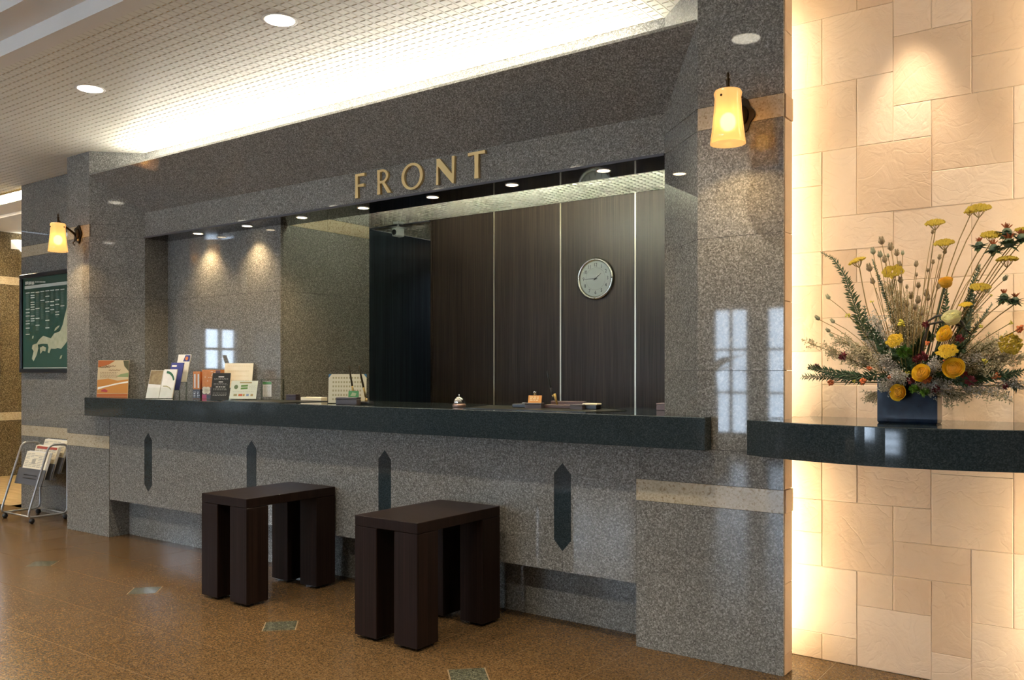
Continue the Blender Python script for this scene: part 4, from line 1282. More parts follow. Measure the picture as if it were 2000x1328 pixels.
# 7 clear frame with slip
t = item('acrylic_frame', 'clear acrylic frame holding a small green headed slip', 'frame', 531, 3.66, 0.45)
fb = MB()
for a, b, c_, d_ in ((-0.078, 0.078, 0, 0.004), (-0.078, 0.078, 0.136, 0.140), (-0.078, -0.074, 0.004, 0.136), (0.074, 0.078, 0.004, 0.136)):
    fb.box(a, b, 0, 0.018, c_, d_)
fb.build('frame_edge', M['acrylic_edge'], t)
MB().box(-0.074, 0.074, 0.008, 0.010, 0.004, 0.136).build('clear_sheet', M['acrylic'], t)
MB().box(-0.066, -0.006, 0.0055, 0.0075, 0.024, 0.122).build('slip', M['paper'], t)
MB().box(-0.066, -0.006, 0.0045, 0.0054, 0.104, 0.120).build('green_head', cc('slip green', (0.10, 0.30, 0.08)), t)
text_rows(-0.060, -0.012, [0.03 + 0.0085 * k for k in range(8)], 0.0058, 0, 0.002).build('text_lines', cc('grey ink', (0.40, 0.40, 0.36)), t)

# 8-10 small box, note pad, mats
def small_box(name, label, cat, u, y, w, d, h, mat, rz=0.3):
    t = item(name, label, cat, u, y, rz)
    MB().cbox(-w / 2, w / 2, 0, d, 0.0, h * 0.72, 0.002).build('body', mat, t)
    MB().cbox(-w / 2 - 0.001, w / 2 + 0.001, -0.001, d + 0.001, h * 0.74, h, 0.002).build('lid', mat, t)
    return t


gb = plain('grey plum box', (0.085, 0.072, 0.075), 0.5)
small_box('desk_box', 'small dark plum box beside the clear frame', 'box', 568, 3.72, 0.075, 0.05, 0.040, plain('plum box', (0.035, 0.022, 0.026), 0.5))
t = item('note_pad', 'flat cream note pad in front of the granite recess wall', 'pad', 607, 3.74, 0.12)
for k in range(3):
    MB().cbox(-0.085, 0.085, 0, 0.06, 0.0005 + 0.0075 * k, 0.0078 + 0.0075 * k, 0.001).build('sheet_block', M['paper_cream'], t)
MB().box(-0.085, 0.085, 0.055, 0.0605, 0.023, 0.024).build('binding', M['paper'], t)
mm = plain('black green leather mat', (0.013, 0.015, 0.011), 0.35)
for lab, P in (('dark writing mat near the left half of the counter', [(-4.70, 3.37), (-4.14, 3.37), (-4.10, 3.74), (-4.62, 3.74)]), ('dark writing mat near the right half of the counter', [(-2.78, 3.42), (-2.06, 3.42), (-1.98, 3.66), (-2.20, 3.80), (-2.90, 3.80)])):
    x0, y0 = P[0]
    t = thing('writing_mat', lab, 'mat', (x0, y0, ZTOP))
    Q = [(x - x0, y - y0) for x, y in P]
    MB().prism(Q, 0.0003, 0.003).build('mat_sheet', mm, t)
    rim = MB()
    R2 = ring(Q, 0.008)
    n_ = len(Q)
    rim.add([(x, y, 0.0031) for x, y in Q] + [(x, y, 0.0036) for x, y in R2], [[i, (i + 1) % n_, n_ + (i + 1) % n_, n_ + i] for i in range(n_)])
    rim.build('stitched_edge', M['black'], t)

# 11 printed table in a clear stand
t = item('price_table', 'cream sheet of printed rows with blue corner clips in a clear stand', 'sign', 678, 3.56, 0.60)
s11, hw, hh = 0.10, 0.112, 0.172
P = [(-hw, 0.004), (hw, 0.004), (hw, hh - 0.022), (hw - 0.018, hh), (-hw + 0.018, hh), (-hw, hh - 0.022)]
lean_poly(MB(), P, 0.0, s11, 0.002).build('sheet', plain('cream sheet', (0.60, 0.56, 0.40), 0.5), t, fix=True)
lean_box(MB(), -hw - 0.002, hw + 0.002, 0.0, hh + 0.002, 0.001, 0.003, s11).build('acrylic_back', M['acrylic'], t, fix=True)
MB().box(-hw, hw, 0.0, 0.06, 0, 0.003).build('acrylic_foot', M['acrylic_edge'], t)
for sg in (-1, 1):
    lean_poly(MB(), [(sg * (hw - 0.019), hh), (sg * hw, hh), (sg * hw, hh - 0.023)], 0.0, s11, 0.0012).build('corner_clip', cc('clip blue', (0.04, 0.13, 0.24)), t, fix=True)
pr = MB()
for r in range(6):
    z = 0.145 - 0.025 * r
    for c_ in range(11):
        x = -0.088 + 0.016 * c_
        pr.add([(x, z * s11 - 0.0023, z), (x + 0.009, z * s11 - 0.0023, z), (x + 0.009, (z + 0.011) * s11 - 0.0023, z + 0.011), (x, (z + 0.011) * s11 - 0.0023, z + 0.011)], [(0, 1, 2, 3)])
pr.build('printed_rows', cc('ochre ink', (0.34, 0.30, 0.16)), t)


# 12 desk set: box, green card, two pens
def pen(label, x, y, z, dx, dy, L, mat, cap):
    t = thing('pen', label, 'pen', (x, y, z), group='desk pens')
    d = Vector((dx, dy, 1)).normalized()
    MB().tube([d * 0.0, d * L * 0.30], [0.005, 0.006], 8).build('grip', cap, t)
    MB().tube([d * L * 0.30, d * L * 0.95, d * L], [0.006, 0.0045, 0.002], 8).build('barrel', mat, t)
    MB().tube([d * -0.012, d * 0.0], [0.0012, 0.0040], 8).build('tip', M['brass'], t)
    return t


bar = plain('dark olive barrel', (0.045, 0.032, 0.008), 0.35)
golden = plain('gold grip', (0.40, 0.28, 0.09), 0.3, 0.8)
small_box('desk_box', 'grey box in front of the printed table with a green card on it', 'box', 676, 3.45, 0.125, 0.07, 0.040, gb, 0.45)
t = item('slip_card', 'small green card standing on the grey box by the printed table', 'card', 690, 3.49, 0.45, z=ZTOP + 0.0405)
lean_box(MB(), -0.030, 0.030, 0.0, 0.036, 0, 0.006, 0.1).build('card_stack', cc('card green', (0.07, 0.26, 0.07)), t, fix=True)
lean_poly(MB(), [(-0.018, 0.008), (0.012, 0.006), (0.018, 0.022), (-0.006, 0.028)], 0, 0.1).build('pale_print', cc('card pale', (0.35, 0.42, 0.20)), t, fix=True)
t = item('pen_stand', 'low black pen stand behind the grey box on the left', 'pen stand', 709, 3.56, 0.3)
MB().cbox(-0.045, 0.045, -0.02, 0.05, 0.0, 0.014, 0.003).build('base', M['black'], t)
MB().lathe([(0.0, 0.034), (0.007, 0.034), (0.009, 0.014), (0.0, 0.014)], (0.012, 0.015, 0), 12).build('socket', M['brass'], t)
MB().lathe([(0.0, 0.034), (0.007, 0.034), (0.009, 0.014), (0.0, 0.014)], (-0.030, 0.015, 0), 12).build('socket', M['brass'], t)
px0 = ray_x(714, 3.57)
pen('dark slim pen, right one of the two before the printed table', px0, 3.57, ZTOP + 0.040, -0.20, -0.10, 0.190, bar, golden)
px1 = ray_x(691, 3.535)
pen('dark slim pen, left one of the two before the printed table', px1, 3.535, ZTOP + 0.052, -0.16, -0.08, 0.175, bar, golden)

# 13 call bell
t = item('call_bell', 'shiny domed call bell in the middle of the counter', 'bell', 897, 3.56)
MB().lathe([(0.0, 0.0), (0.034, 0.0), (0.036, 0.004), (0.035, 0.014), (0.030, 0.018), (0.0, 0.019)], n=28).build('base', plain('rosy metal', (0.45, 0.30, 0.26), 0.3, 0.8), t)
MB().lathe([(0.029, 0.021), (0.0295, 0.026), (0.027, 0.038), (0.020, 0.048), (0.010, 0.053), (0.0, 0.0545), (0.0, 0.051), (0.026, 0.021)], n=28).build('dome', M['chrome'], t)
MB().lathe([(0.0, 0.066), (0.003, 0.065), (0.0035, 0.061), (0.002, 0.058), (0.002, 0.053), (0.0, 0.053)], n=10).build('plunger', M['chrome'], t)

# 14 right desk set
t = item('desk_tray', 'flat black tray with silver clip left of the orange card box', 'tray', 1014, 3.62, 0.2)
MB().cbox(-0.04, 0.04, 0, 0.07, 0.0035, 0.022, 0.003).build('body', M['black'], t)
MB().tube([(0.012, 0.01, 0.026), (0.035, 0.012, 0.026)], 0.004, 8).build('clip', M['chrome'], t)
small_box('desk_box', 'grey box with an orange card on top, right of the call bell', 'box', 1041, 3.58, 0.085, 0.06, 0.030, gb, 0.35)
t = item('slip_card', 'orange printed card leaning on the grey box right of the bell', 'card', 1044, 3.60, 0.35, z=ZTOP + 0.0305)
lean_box(MB(), -0.034, 0.034, 0.0, 0.036, 0, 0.008, 0.35).build('card_stack', cc('card orange', (0.66, 0.30, 0.08)), t, fix=True)
text_rows(-0.026, 0.02, [0.010, 0.018, 0.026], -0.0004, 0.35, 0.005).build('print', cc('card pale orange', (0.80, 0.62, 0.36)), t)
t = item('desk_stand', 'plum wooden desk stand with gold pen holder right of the orange card', 'pen stand', 1090, 3.66, 0.25)
pm = plain('plum wood', (0.10, 0.06, 0.055), 0.45)
MB().cbox(-0.075, 0.075, 0, 0.09, 0.0035, 0.020, 0.002).build('base', pm, t)
MB().cbox(-0.070, 0.11, 0.09, 0.13, 0.0035, 0.036, 0.002).build('back_ledge', pm, t)
MB().tube([(-0.016, 0.035, 0.02), (-0.030, 0.030, 0.075)], [0.004, 0.0085], 10).build('pen_holder', golden, t)
p_ = t.matrix_basis
bx_, by_ = ray_x(1079, 3.69), 3.69
pen('black desk pen in the gold holder right of the call bell', bx_, by_, ZTOP + 0.068, -0.22, -0.06, 0.125, M['black'], M['black'])
t = item('ball_clips', 'pair of thin rods with silver ball ends behind the orange card', 'clip', 1047, 3.67, 0.2)
for dx in (-0.005, 0.004):
    MB().tube([(dx, 0, 0.0035), (dx - 0.006, 0, 0.078)], 0.0016, 6).build('rod', golden, t)
    MB().ball((dx - 0.006, 0, 0.081), 0.0042, n=8, m=6).build('ball_end', M['chrome'], t)
small_box('desk_box', 'grey box at the right end of the plum desk stand', 'box', 1125, 3.62, 0.066, 0.06, 0.026, gb, 0.1)
t = item('note_pad', 'small cream note pad on a dark tray at the right of the desk set', 'pad', 1149, 3.66, 0.1)
MB().cbox(-0.04, 0.045, -0.004, 0.05, 0.0035, 0.024, 0.002).build('tray', M['black'], t)
for k in range(2):
    MB().cbox(-0.034 + 0.002 * k, 0.046, 0, 0.055, 0.0245 + 0.004 * k, 0.028 + 0.004 * k, 0.001).build('sheet_block', M['paper_cream'], t)
small_box('desk_box', 'small rosy grey box at the right end of the counter by the opening edge', 'box', 1291, 3.83, 0.05, 0.06, 0.034, plain('rosy grey box', (0.17, 0.12, 0.12), 0.5), 0.0)

# ================================================================== VASE AND FLOWERS
VX, VY, VZ = -0.682, 3.40, ZTOP
vs = thing('flower_vase', 'rectangular navy glazed vase on the stone shelf', 'vase', (VX, VY, VZ))
glaze = varied('dark navy glaze', (0.004, 0.009, 0.022), (0.015, 0.029, 0.055), 22, 0.09, 0.5, detail=5, bump=0.05)
vw, vd, vh, wt = 0.100, 0.045, 0.165, 0.008
vm = MB()
outer = [(-vw, -vd), (vw, -vd), (vw, vd), (-vw, vd)]
inn = [(-vw + wt, -vd + wt), (vw - wt, -vd + wt), (vw - wt, vd - wt), (-vw + wt, vd - wt)]
lv_ = [(ring(outer, 0.004), 0.0), (outer, 0.006), (outer, vh - 0.004), (ring(outer, 0.003), vh), (inn, vh), (inn, 0.012)]
v = [(x, y, z) for P, z in lv_ for x, y in P]
f = [[0, 3, 2, 1], [20, 21, 22, 23]]
for k in range(5):
    f += [[4 * k + i, 4 * k + (i + 1) % 4, 4 * k + 4 + (i + 1) % 4, 4 * k + 4 + i] for i in range(4)]
vm.add(v, f).build('body', glaze, vs)
MB().box(-vw + wt + 0.001, vw - wt - 0.001, -vd + wt + 0.001, vd - wt - 0.001, 0.02, vh - 0.02).build('floral_foam', plain('dark floral foam', (0.02, 0.04, 0.015), 0.9), vs)

FLX, FLY, FLS = 1540.0, 380.0, 2.767
TOPZ = VZ + vh - 0.02


def fp(x, y, dy=0.0):
    """bouquet point read from the photograph, dy metres in front of (-) or behind the vase plane"""
    return at(FLX + x / FLS, FLY + y / FLS, VY + dy)


def root_at(p, spread=0.5):
    """where a stem enters the vase"""
    x = max(-0.085, min(0.085, (p.x - VX) * spread * 0.5))
    return Vector((VX + x, VY + max(-0.03, min(0.03, (p.y - VY) * 0.3)), TOPZ))


gst = plain('olive stem', (0.14, 0.12, 0.03), 0.6)
gst2 = plain('dark green stem', (0.035, 0.06, 0.02), 0.6)
straw = plain('straw stem', (0.26, 0.17, 0.05), 0.6)
leafm = varied('dark green leaf', (0.024, 0.056, 0.020), (0.070, 0.125, 0.045), 60, 0.5)
leafm3 = varied('olive green leaf', (0.035, 0.060, 0.015), (0.085, 0.115, 0.035), 60, 0.55)
leafm2 = varied('grey green leaf', (0.07, 0.10, 0.055), (0.14, 0.18, 0.10), 60, 0.55)


def stem_pts(r, p, bow=0.0, n=7):
    d = p - r
    side = Vector((d.z, 0, -d.x)).normalized() if d.length > 0 else Vector((1, 0, 0))
    out = []
    for k in range(n):
        t = k / (n - 1)
        # stems leave the vase upright, then spread
        q = r + Vector((d.x * t ** 1.15, d.y * t ** 1.1, d.z * (1 - (1 - t) ** 1.12)))
        out.append(q + side * bow * math.sin(PI * t))
    return out


def flower(name, label, cat, p, group=None, r=None):
    r = r or root_at(p)
    t = thing(name, label, cat, r, group=group)
    return t, r


# ---- templates -------------------------------------------------------------
def petal(mb, az, span, rho, ztop, flare, lean):
    """cupped petal: part of a shell of radius rho, spiralling outward across its span"""
    rows, colsn = 6, 8
    v = []
    for i in range(rows):
        t = i / (rows - 1)
        for j in range(colsn):
            q = j / (colsn - 1)
            s = q * 2 - 1
            edge = s * s
            r = rho * (0.30 + 0.70 * math.sin(min(1.0, t * 1.25) * PI / 2)) * (0.94 + 0.12 * q)
            r += flare * rho * max(0.0, t - 0.72) / 0.28
            z = -0.62 + (ztop - 0.16 * edge + 0.62) * t - 0.5 * flare * rho * max(0.0, t - 0.8) / 0.2
            r += lean * t * t * (1 - 0.5 * edge)
            a = az + span * (q - 0.5)
            v.append((r * math.cos(a), r * math.sin(a), z))
    f = [[i * colsn + j, i * colsn + j + 1, (i + 1) * colsn + j + 1, (i + 1) * colsn + j] for i in range(rows - 1) for j in range(colsn - 1)]
    mb.add(v, f, True)


def rose_mesh(name, mat, open_=1.0):
    rnd = random.Random(3)
    mb = MB()
    layers = [(1, 5.6, 0.10, 0.50, 0.0), (2, 3.9, 0.20, 0.50, 0.02), (3, 2.9, 0.32, 0.48, 0.05), (3, 2.7, 0.45, 0.44, 0.08), (4, 2.3, 0.58, 0.37, 0.12), (5, 1.9, 0.72, 0.30, 0.10), (5, 1.9, 0.88, 0.20, 0.10)]
    for li, (n, span, rho, zt_, fl_) in enumerate(layers):
        k_ = rho * (1.0 if rho < 0.4 else 0.75 + 0.25 * open_)
        for k in range(n):
            petal(mb, 2 * PI * k / n + 1.9 * li + rnd.uniform(-0.15, 0.15), span, k_ * rnd.uniform(0.97, 1.04), zt_ + (1 - open_) * 0.3 * rho + rnd.uniform(-0.03, 0.03), fl_ * open_, 0.05 * open_ * rho)
    return mb.mesh(name, mat)


ym = varied('golden yellow petal', (0.88, 0.56, 0.02), (0.92, 0.68, 0.06), 40, 0.5)
cm = varied('pale cream petal', (0.86, 0.80, 0.42), (0.90, 0.87, 0.58), 40, 0.5)
am = varied('amber yellow petal', (0.90, 0.46, 0.03), (0.92, 0.58, 0.06), 40, 0.5)
ROSE = rose_mesh('bloom', ym)
ROSEC = rose_mesh('bloom', cm, 0.85)
ROSEB = rose_mesh('bloom', am, 0.55)


HEARTM = varied('deep amber rose heart', (0.62, 0.28, 0.01), (0.72, 0.38, 0.02), 40, 0.6)
HEARTC = varied('soft cream rose heart', (0.66, 0.58, 0.24), (0.74, 0.66, 0.32), 40, 0.6)
HEART = {m_: MB().ball((0, 0, -0.25), 0.80 * k_, 0.80 * k_, 0.61, 18, 12).mesh('heart', h_) for m_, k_, h_ in (('y', 1.0, HEARTM), ('c', 0.96, HEARTC), ('b', 0.89, HEARTM))}


def calyx(parent, p, d, r):
    m = MB()
    q = d.to_track_quat('Z', 'Y')
    for k in range(5):
        a = 2 * PI * k / 5
        pts = [Vector((0, 0, -0.25 * r)), Vector((0.30 * r * math.cos(a), 0.30 * r * math.sin(a), -0.05 * r)), Vector((0.75 * r * math.cos(a), 0.75 * r * math.sin(a), 0.10 * r))]
        m.tube([p + q @ x for x in pts], [0.10 * r, 0.14 * r, 0.01], 5)
    m.build('calyx', leafm, parent)


def rose(label, x, y, rad, dy, face, mesh, leaf=True):
    p = fp(x, y, dy)
    R = rad / FLS * p.y / 1.06 / FPX * 1.0
    t, r = flower('rose', label, 'rose', p, 'roses in the bouquet')
    d = Vector(face).normalized()
    b = link('bloom', mesh, t, p - r - d * R * 0.45, d.to_track_quat('Z', 'Y').to_euler(), R * 1.0)
    hk = 'y' if mesh is ROSE else 'c' if mesh is ROSEC else 'b'
    link('heart', HEART[hk], t, p - r - d * R * 0.45, d.to_track_quat('Z', 'Y').to_euler(), R * 1.0)
    base = p - r - d * R * 0.55
    MB().tube([q - r for q in stem_pts(r, r + base, 0.01)], 0.0028, 6).build('stem', gst2, t)
    calyx(t, base, d, R * 0.8)
    return t


rose('amber yellow rose bud standing highest above the bouquet centre', 847, 450, 42, -0.02, (-0.1, -0.35, 1.0), ROSEB)
rose('pale cream rose above the yellow roses', 875, 640, 52, -0.06, (-0.15, -0.6, 0.8), ROSEC)
rose('yellow rose seen from the side under the cream rose', 825, 740, 46, -0.09, (-0.6, -0.75, 0.5), ROSE)
rose('large yellow rose facing outward right of the vase centre', 890, 930, 54, -0.13, (0.1, -1.0, 0.25), ROSE)
rose('yellow rose above the vase rim left of the large rose', 708, 955, 48, -0.12, (-0.2, -1.0, 0.35), ROSE)
rose('yellow rose hanging lowest over the front of the vase', 582, 1068, 45, -0.10, (-0.25, -1.0, 0.05), ROSE)


# ---- yarrow: flat umbels of tiny florets
def yarrow_mesh(name, mat, seed):
    rnd = random.Random(seed)
    mb = MB()
    for k in range(190):
        a, q = rnd.uniform(0, 2 * PI), math.sqrt(rnd.random())
        lob = 1 + 0.10 * math.sin(5 * a + seed)
        x, y = q * lob * math.cos(a), q * lob * math.sin(a)
        z = 0.30 * (1 - q * q) + rnd.uniform(-0.04, 0.05)
        mb.octa((x, y, z), rnd.uniform(0.13, 0.19))
    return mb.mesh(name, mat)


gold = varied('mustard yarrow', (0.40, 0.27, 0.015), (0.56, 0.40, 0.035), 25, 0.8)
gold2 = varied('golden yarrow', (0.62, 0.38, 0.015), (0.74, 0.52, 0.04), 25, 0.8)
YA = [yarrow_mesh('umbel', gold, 1), yarrow_mesh('umbel', gold, 2)]
YB_ = yarrow_mesh('umbel', gold2, 3)


def yarrow(label, x, y, wpx, dy, face=(0, -0.38, 1), mesh=None, bow=0.0, root=None, thick=0.0019):
    p = fp(x, y, dy)
    R = wpx / 2 / FLS * p.y / 1.06 / FPX
    t, r = flower('yarrow_stem', label, 'flower', p, 'yarrow in the bouquet', root)
    d = Vector(face).normalized()
    q = d.to_track_quat('Z', 'Y')
    link('umbel', mesh or random.choice(YA), t, p - r - d * R * 0.1, q.to_euler(), (R, R, R))
    node = p - r - d * R * 0.95
    MB().tube([k - r for k in stem_pts(r, r + node, bow)], thick, 5).build('stem', straw, t)
    m = MB()
    for k in range(9):
        a = 2 * PI * k / 9
        e = p - r + q @ Vector((0.7 * R * math.cos(a), 0.7 * R * math.sin(a), 0.0))
        m.tube([node, node * 0.4 + e * 0.6 - d * R * 0.12, e], 0.0010, 4)
    m.build('stalklets', straw, t)


yarrow('mustard yarrow on the tallest stem right of the bouquet centre', 1025, 72, 112, 0.02, bow=-0.015)
yarrow('small mustard yarrow lower left of the tallest one', 978, 92, 52, 0.03, bow=-0.01)
yarrow('mustard yarrow second tallest, left of the tallest one', 790, 150, 92, 0.0, bow=0.004)
yarrow('mustard yarrow just below the second tallest one', 840, 258, 94, -0.02, bow=0.008)
yarrow('mustard yarrow leaning out over the green branch on the left', 368, 358, 88, 0.03, (-0.35, -0.2, 1), bow=-0.03)
yarrow('mustard yarrow among the seed pods left of centre', 562, 412, 106, 0.0, (0, -0.7, 0.8))
yarrow('mustard yarrow beside the red tipped thistles on the right', 1095, 215, 92, 0.03, (0.1, -0.4, 1))
yarrow('flat mustard yarrow under the thistles near the right edge', 1180, 348, 94, 0.0, (0, -0.05, 1))
yarrow('mustard yarrow left of the dark leaf spike on the right', 1035, 497, 92, -0.03, (0.1, -0.4, 1))
yarrow('mustard yarrow cut by the right edge of the picture', 1262, 188, 62, 0.05, (0.1, -0.3, 1))
yarrow('golden yarrow low left of the green bloom', 572, 785, 86, -0.11, (-0.2, -0.9, 0.6), YB_)
yarrow('golden yarrow just above the large yellow rose', 857, 842, 98, -0.12, (0, -0.7, 0.7), YB_)
yarrow('broad olive yarrow low on the right', 1200, 805, 104, -0.02, (0.2, -1, 0.3))
yarrow('small golden yarrow right of the cream rose', 958, 592, 58, -0.05, (0, -0.4, 1), YB_)


# ---- seed pods
def pod_mesh():
    mb = MB()
    mb.ball((0, 0, 0), 0.62, 0.62, 0.85, 10, 7)
    for k in range(6):
        a = 2 * PI * k / 6
        mb.tube([(0.5 * math.cos(a), 0.5 * math.sin(a), 0.55), (0.34 * math.cos(a), 0.34 * math.sin(a), 1.0), (0.5 * math.cos(a), 0.5 * math.sin(a), 1.28)], [0.13, 0.10, 0.03], 4)
        mb.tube([(0.25 * math.cos(a), 0.25 * math.sin(a), -0.75), (0.66 * math.cos(a), 0.66 * math.sin(a), -0.2), (0.70 * math.cos(a), 0.70 * math.sin(a), 0.4)], [0.05, 0.09, 0.02], 4)
    return mb


podm = varied('dried brown pod', (0.19, 0.125, 0.06), (0.34, 0.26, 0.15), 60, 0.8)
podg = varied('grey green pod', (0.22, 0.22, 0.13), (0.36, 0.35, 0.22), 60, 0.8)
POD = pod_mesh().mesh('pod', podm)
PODG = pod_mesh().mesh('pod', podg)


def pod(label, x, y, rpx, dy, mesh=POD, bow=0.0):
    p = fp(x, y, dy)
    R = 1.2 * rpx / FLS * p.y / 1.06 / FPX
    t, r = flower('seed_pod_stem', label, 'seed pod', p, 'dried seed pods in the bouquet')
    d = (p - r).normalized()
    link('pod', mesh, t, p - r, d.to_track_quat('Z', 'Y').to_euler(), R)
    MB().tube([k - r for k in stem_pts(r, p - d * R * 0.7, bow)], 0.0012, 4).build('stem', straw, t)


tall = [(503, 252, 19), (457, 308, 16), (553, 285, 19), (585, 317, 16), (617, 317, 11), (437, 398, 19), (520, 352, 17), (495, 325, 16), (600, 380, 15), (605, 462, 16), (538, 332, 9), (455, 470, 15)]
for k, (x, y, r) in enumerate(tall):
    pod('dried brown seed pod in the tall clump left of the bouquet centre', x, y, r, random.uniform(-0.03, 0.06), (POD, PODG)[k % 3 == 1], random.uniform(-0.015, 0.01))
mid = [(690, 377, 14), (753, 410, 9), (702, 492, 14), (810, 497, 14), (845, 310, 12), (816, 340, 12), (779, 203, 10), (781, 366, 10), (692, 434, 9), (745, 535, 17), (662, 548, 17), (700, 572, 17), (755, 560, 14), (640, 590, 15), (720, 640, 15), (683, 610, 14), (640, 500, 10)]
for k, (x, y, r) in enumerate(mid):
    pod('dried brown seed pod in the middle of the bouquet behind the roses', x, y, r, random.uniform(0.0, 0.08), POD, random.uniform(-0.01, 0.01))
for k, (x, y, r) in enumerate([(215, 555, 14), (158, 668, 15), (240, 685, 13), (215, 735, 13), (232, 760, 11)]):
    pod('grey green seed pod leaning out far left, %s' % ('highest of the five', 'outermost of the five', 'third from the top of the five', 'fourth from the top of the five', 'lowest of the five')[k], x, y, r, random.uniform(-0.02, 0.04), PODG, 0.015)
for k, (x, y, r) in enumerate([(1170, 453, 14), (1075, 520, 14), (1025, 392, 13)]):
    pod('grey green seed pod on the right, %s' % ('nearest the right edge', 'beside the flat yarrow and dark spike', 'on top of the dark leaf spike')[k], x, y, r, random.uniform(0.0, 0.05), PODG, -0.01)


# ---- leafy spikes
def leaf_quad(mb, p, d, n, L, w):
    s = d.cross(n).normalized()
    a = p + d * L * 0.45 + s * w + n * w * 0.3
    b = p + d * L * 0.45 - s * w + n * w * 0.3
    mb.add([p, a, p + d * L, b], [(0, 1, 2), (0, 2, 3)])


def spike(label, pts_px, dy, n, L, w, mat, name='leaf_spike', start=0.25, droop=0.0, stem=None, seed=0, taper=0.6):
    rnd = random.Random(seed)
    P = [fp(x, y, dy) for x, y in pts_px]
    t, r = flower(name, label, 'foliage', P[-1], 'leaf spikes in the bouquet')
    path = [r] + P
    MB().tube([q - r for q in path], [0.0026] + [0.0022] * (len(P) - 1) + [0.001], 5).build('stem', stem or gst2, t)
    lens = [(path[i + 1] - path[i]).length for i in range(len(path) - 1)]
    tot = sum(lens)
    m = MB()
    for k in range(n):
        q = start + (1 - start) * (k + 0.5) / n
        s = q * tot
        i = 0
        while i < len(lens) - 1 and s > lens[i]:
            s -= lens[i]; i += 1
        d = (path[i + 1] - path[i]).normalized()
        p = path[i] + d * s
        a = k * 2.4 + rnd.uniform(-0.4, 0.4)
        o = d.orthogonal().normalized()
        b = d.cross(o)
        out = (o * math.cos(a) + b * math.sin(a))
        dr = (out + d * rnd.uniform(0.5, 1.0) + Vector((0, 0, -droop))).normalized()
        ln = L * rnd.uniform(0.75, 1.15) * (1 - taper * max(0, (q - start) / (1 - start)) ** 2)
        leaf_quad(m, p - r, dr, d.cross(dr).normalized() if d.cross(dr).length > 1e-4 else o, ln, w * ln / L)
    m.build('leaves', mat, t)
    return t


spike('long dark green leafy branch curving up at the far left', [(470, 860), (400, 720), (345, 560), (300, 430), (240, 345), (175, 312)], 0.02, 170, 0.036, 0.0050, leafm3, 'leafy_branch', 0.30, 0.1, seed=1, taper=0.75)
spike('short dark leaf spike right of the leafy branch', [(470, 800), (420, 680), (410, 600)], 0.0, 50, 0.022, 0.0045, leafm, start=0.55, seed=2)
spike('tall slender dark spike left of the brown pods', [(620, 820), (570, 690), (520, 540), (470, 400), (455, 350)], 0.04, 170, 0.018, 0.0035, leafm2, start=0.30, seed=3)
spike('dark leaf spike behind the cream rose', [(790, 850), (850, 640), (850, 510)], 0.02, 70, 0.026, 0.006, leafm, start=0.52, seed=4)
spike('broad dark leaf spike on the right under the seed pod', [(900, 840), (965, 640), (990, 500), (1030, 400)], 0.01, 130, 0.026, 0.006, leafm, start=0.42, seed=5)
spike('dark leaf spike right of the cream rose', [(930, 830), (985, 620), (1010, 540)], -0.02, 70, 0.024, 0.0055, leafm2, start=0.5, seed=6)
spike('olive leaf spike rising to the right', [(900, 900), (1000, 740), (1100, 590)], 0.02, 120, 0.018, 0.0032, leafm2, start=0.35, seed=7)
spike('dark fern branch reaching low to the left', [(560, 960), (400, 985), (250, 965), (110, 930)], -0.04, 190, 0.030, 0.0038, leafm, 'fern_branch', 0.30, 0.0, seed=8, taper=0.4)
spike('dark fern branch with fine tips lowest on the left', [(560, 990), (380, 1005), (220, 985), (75, 985)], -0.02, 150, 0.028, 0.003, leafm, 'fern_branch', 0.35, 0.0, seed=9, taper=0.4)
spike('dark fern branch reaching low to the right', [(800, 960), (950, 1000), (1100, 985), (1260, 960)], -0.03, 190, 0.030, 0.004, leafm, 'fern_branch', 0.28, 0.0, seed=10, taper=0.3)
spike('grey fern branch drooping at the right edge', [(820, 960), (1000, 960), (1150, 960), (1235, 1040)], 0.0, 160, 0.032, 0.0032, leafm2, 'fern_branch', 0.45, 0.3, seed=11, taper=0.2)
spike('dark leaf spike low at the bouquet centre left', [(600, 950), (520, 880), (480, 760), (460, 720)], -0.03, 120, 0.030, 0.007, leafm, start=0.2, seed=12)
spike('dark leafy filler behind the low roses', [(660, 900), (700, 820), (760, 760)], 0.02, 176, 0.034, 0.009, leafm, start=0.1, seed=13, taper=0.1)
spike('dark leafy filler behind the large yellow rose', [(760, 920), (830, 860), (930, 830)], -0.02, 176, 0.034, 0.009, leafm, start=0.1, seed=14, taper=0.1)
spike('dark leafy filler over the vase rim on the right', [(760, 980), (860, 990), (960, 1010)], -0.06, 90, 0.030, 0.007, leafm, start=0.1, seed=15, taper=0.1)
spike('dark leafy filler over the vase rim on the left', [(620, 980), (560, 985), (500, 1000)], -0.05, 80, 0.030, 0.007, leafm, start=0.1, seed=16, taper=0.1)
spike('dark leafy filler at the bouquet heart', [(660, 960), (620, 880), (560, 850)], -0.04, 100, 0.032, 0.008, leafm, start=0.1, seed=17, taper=0.1)


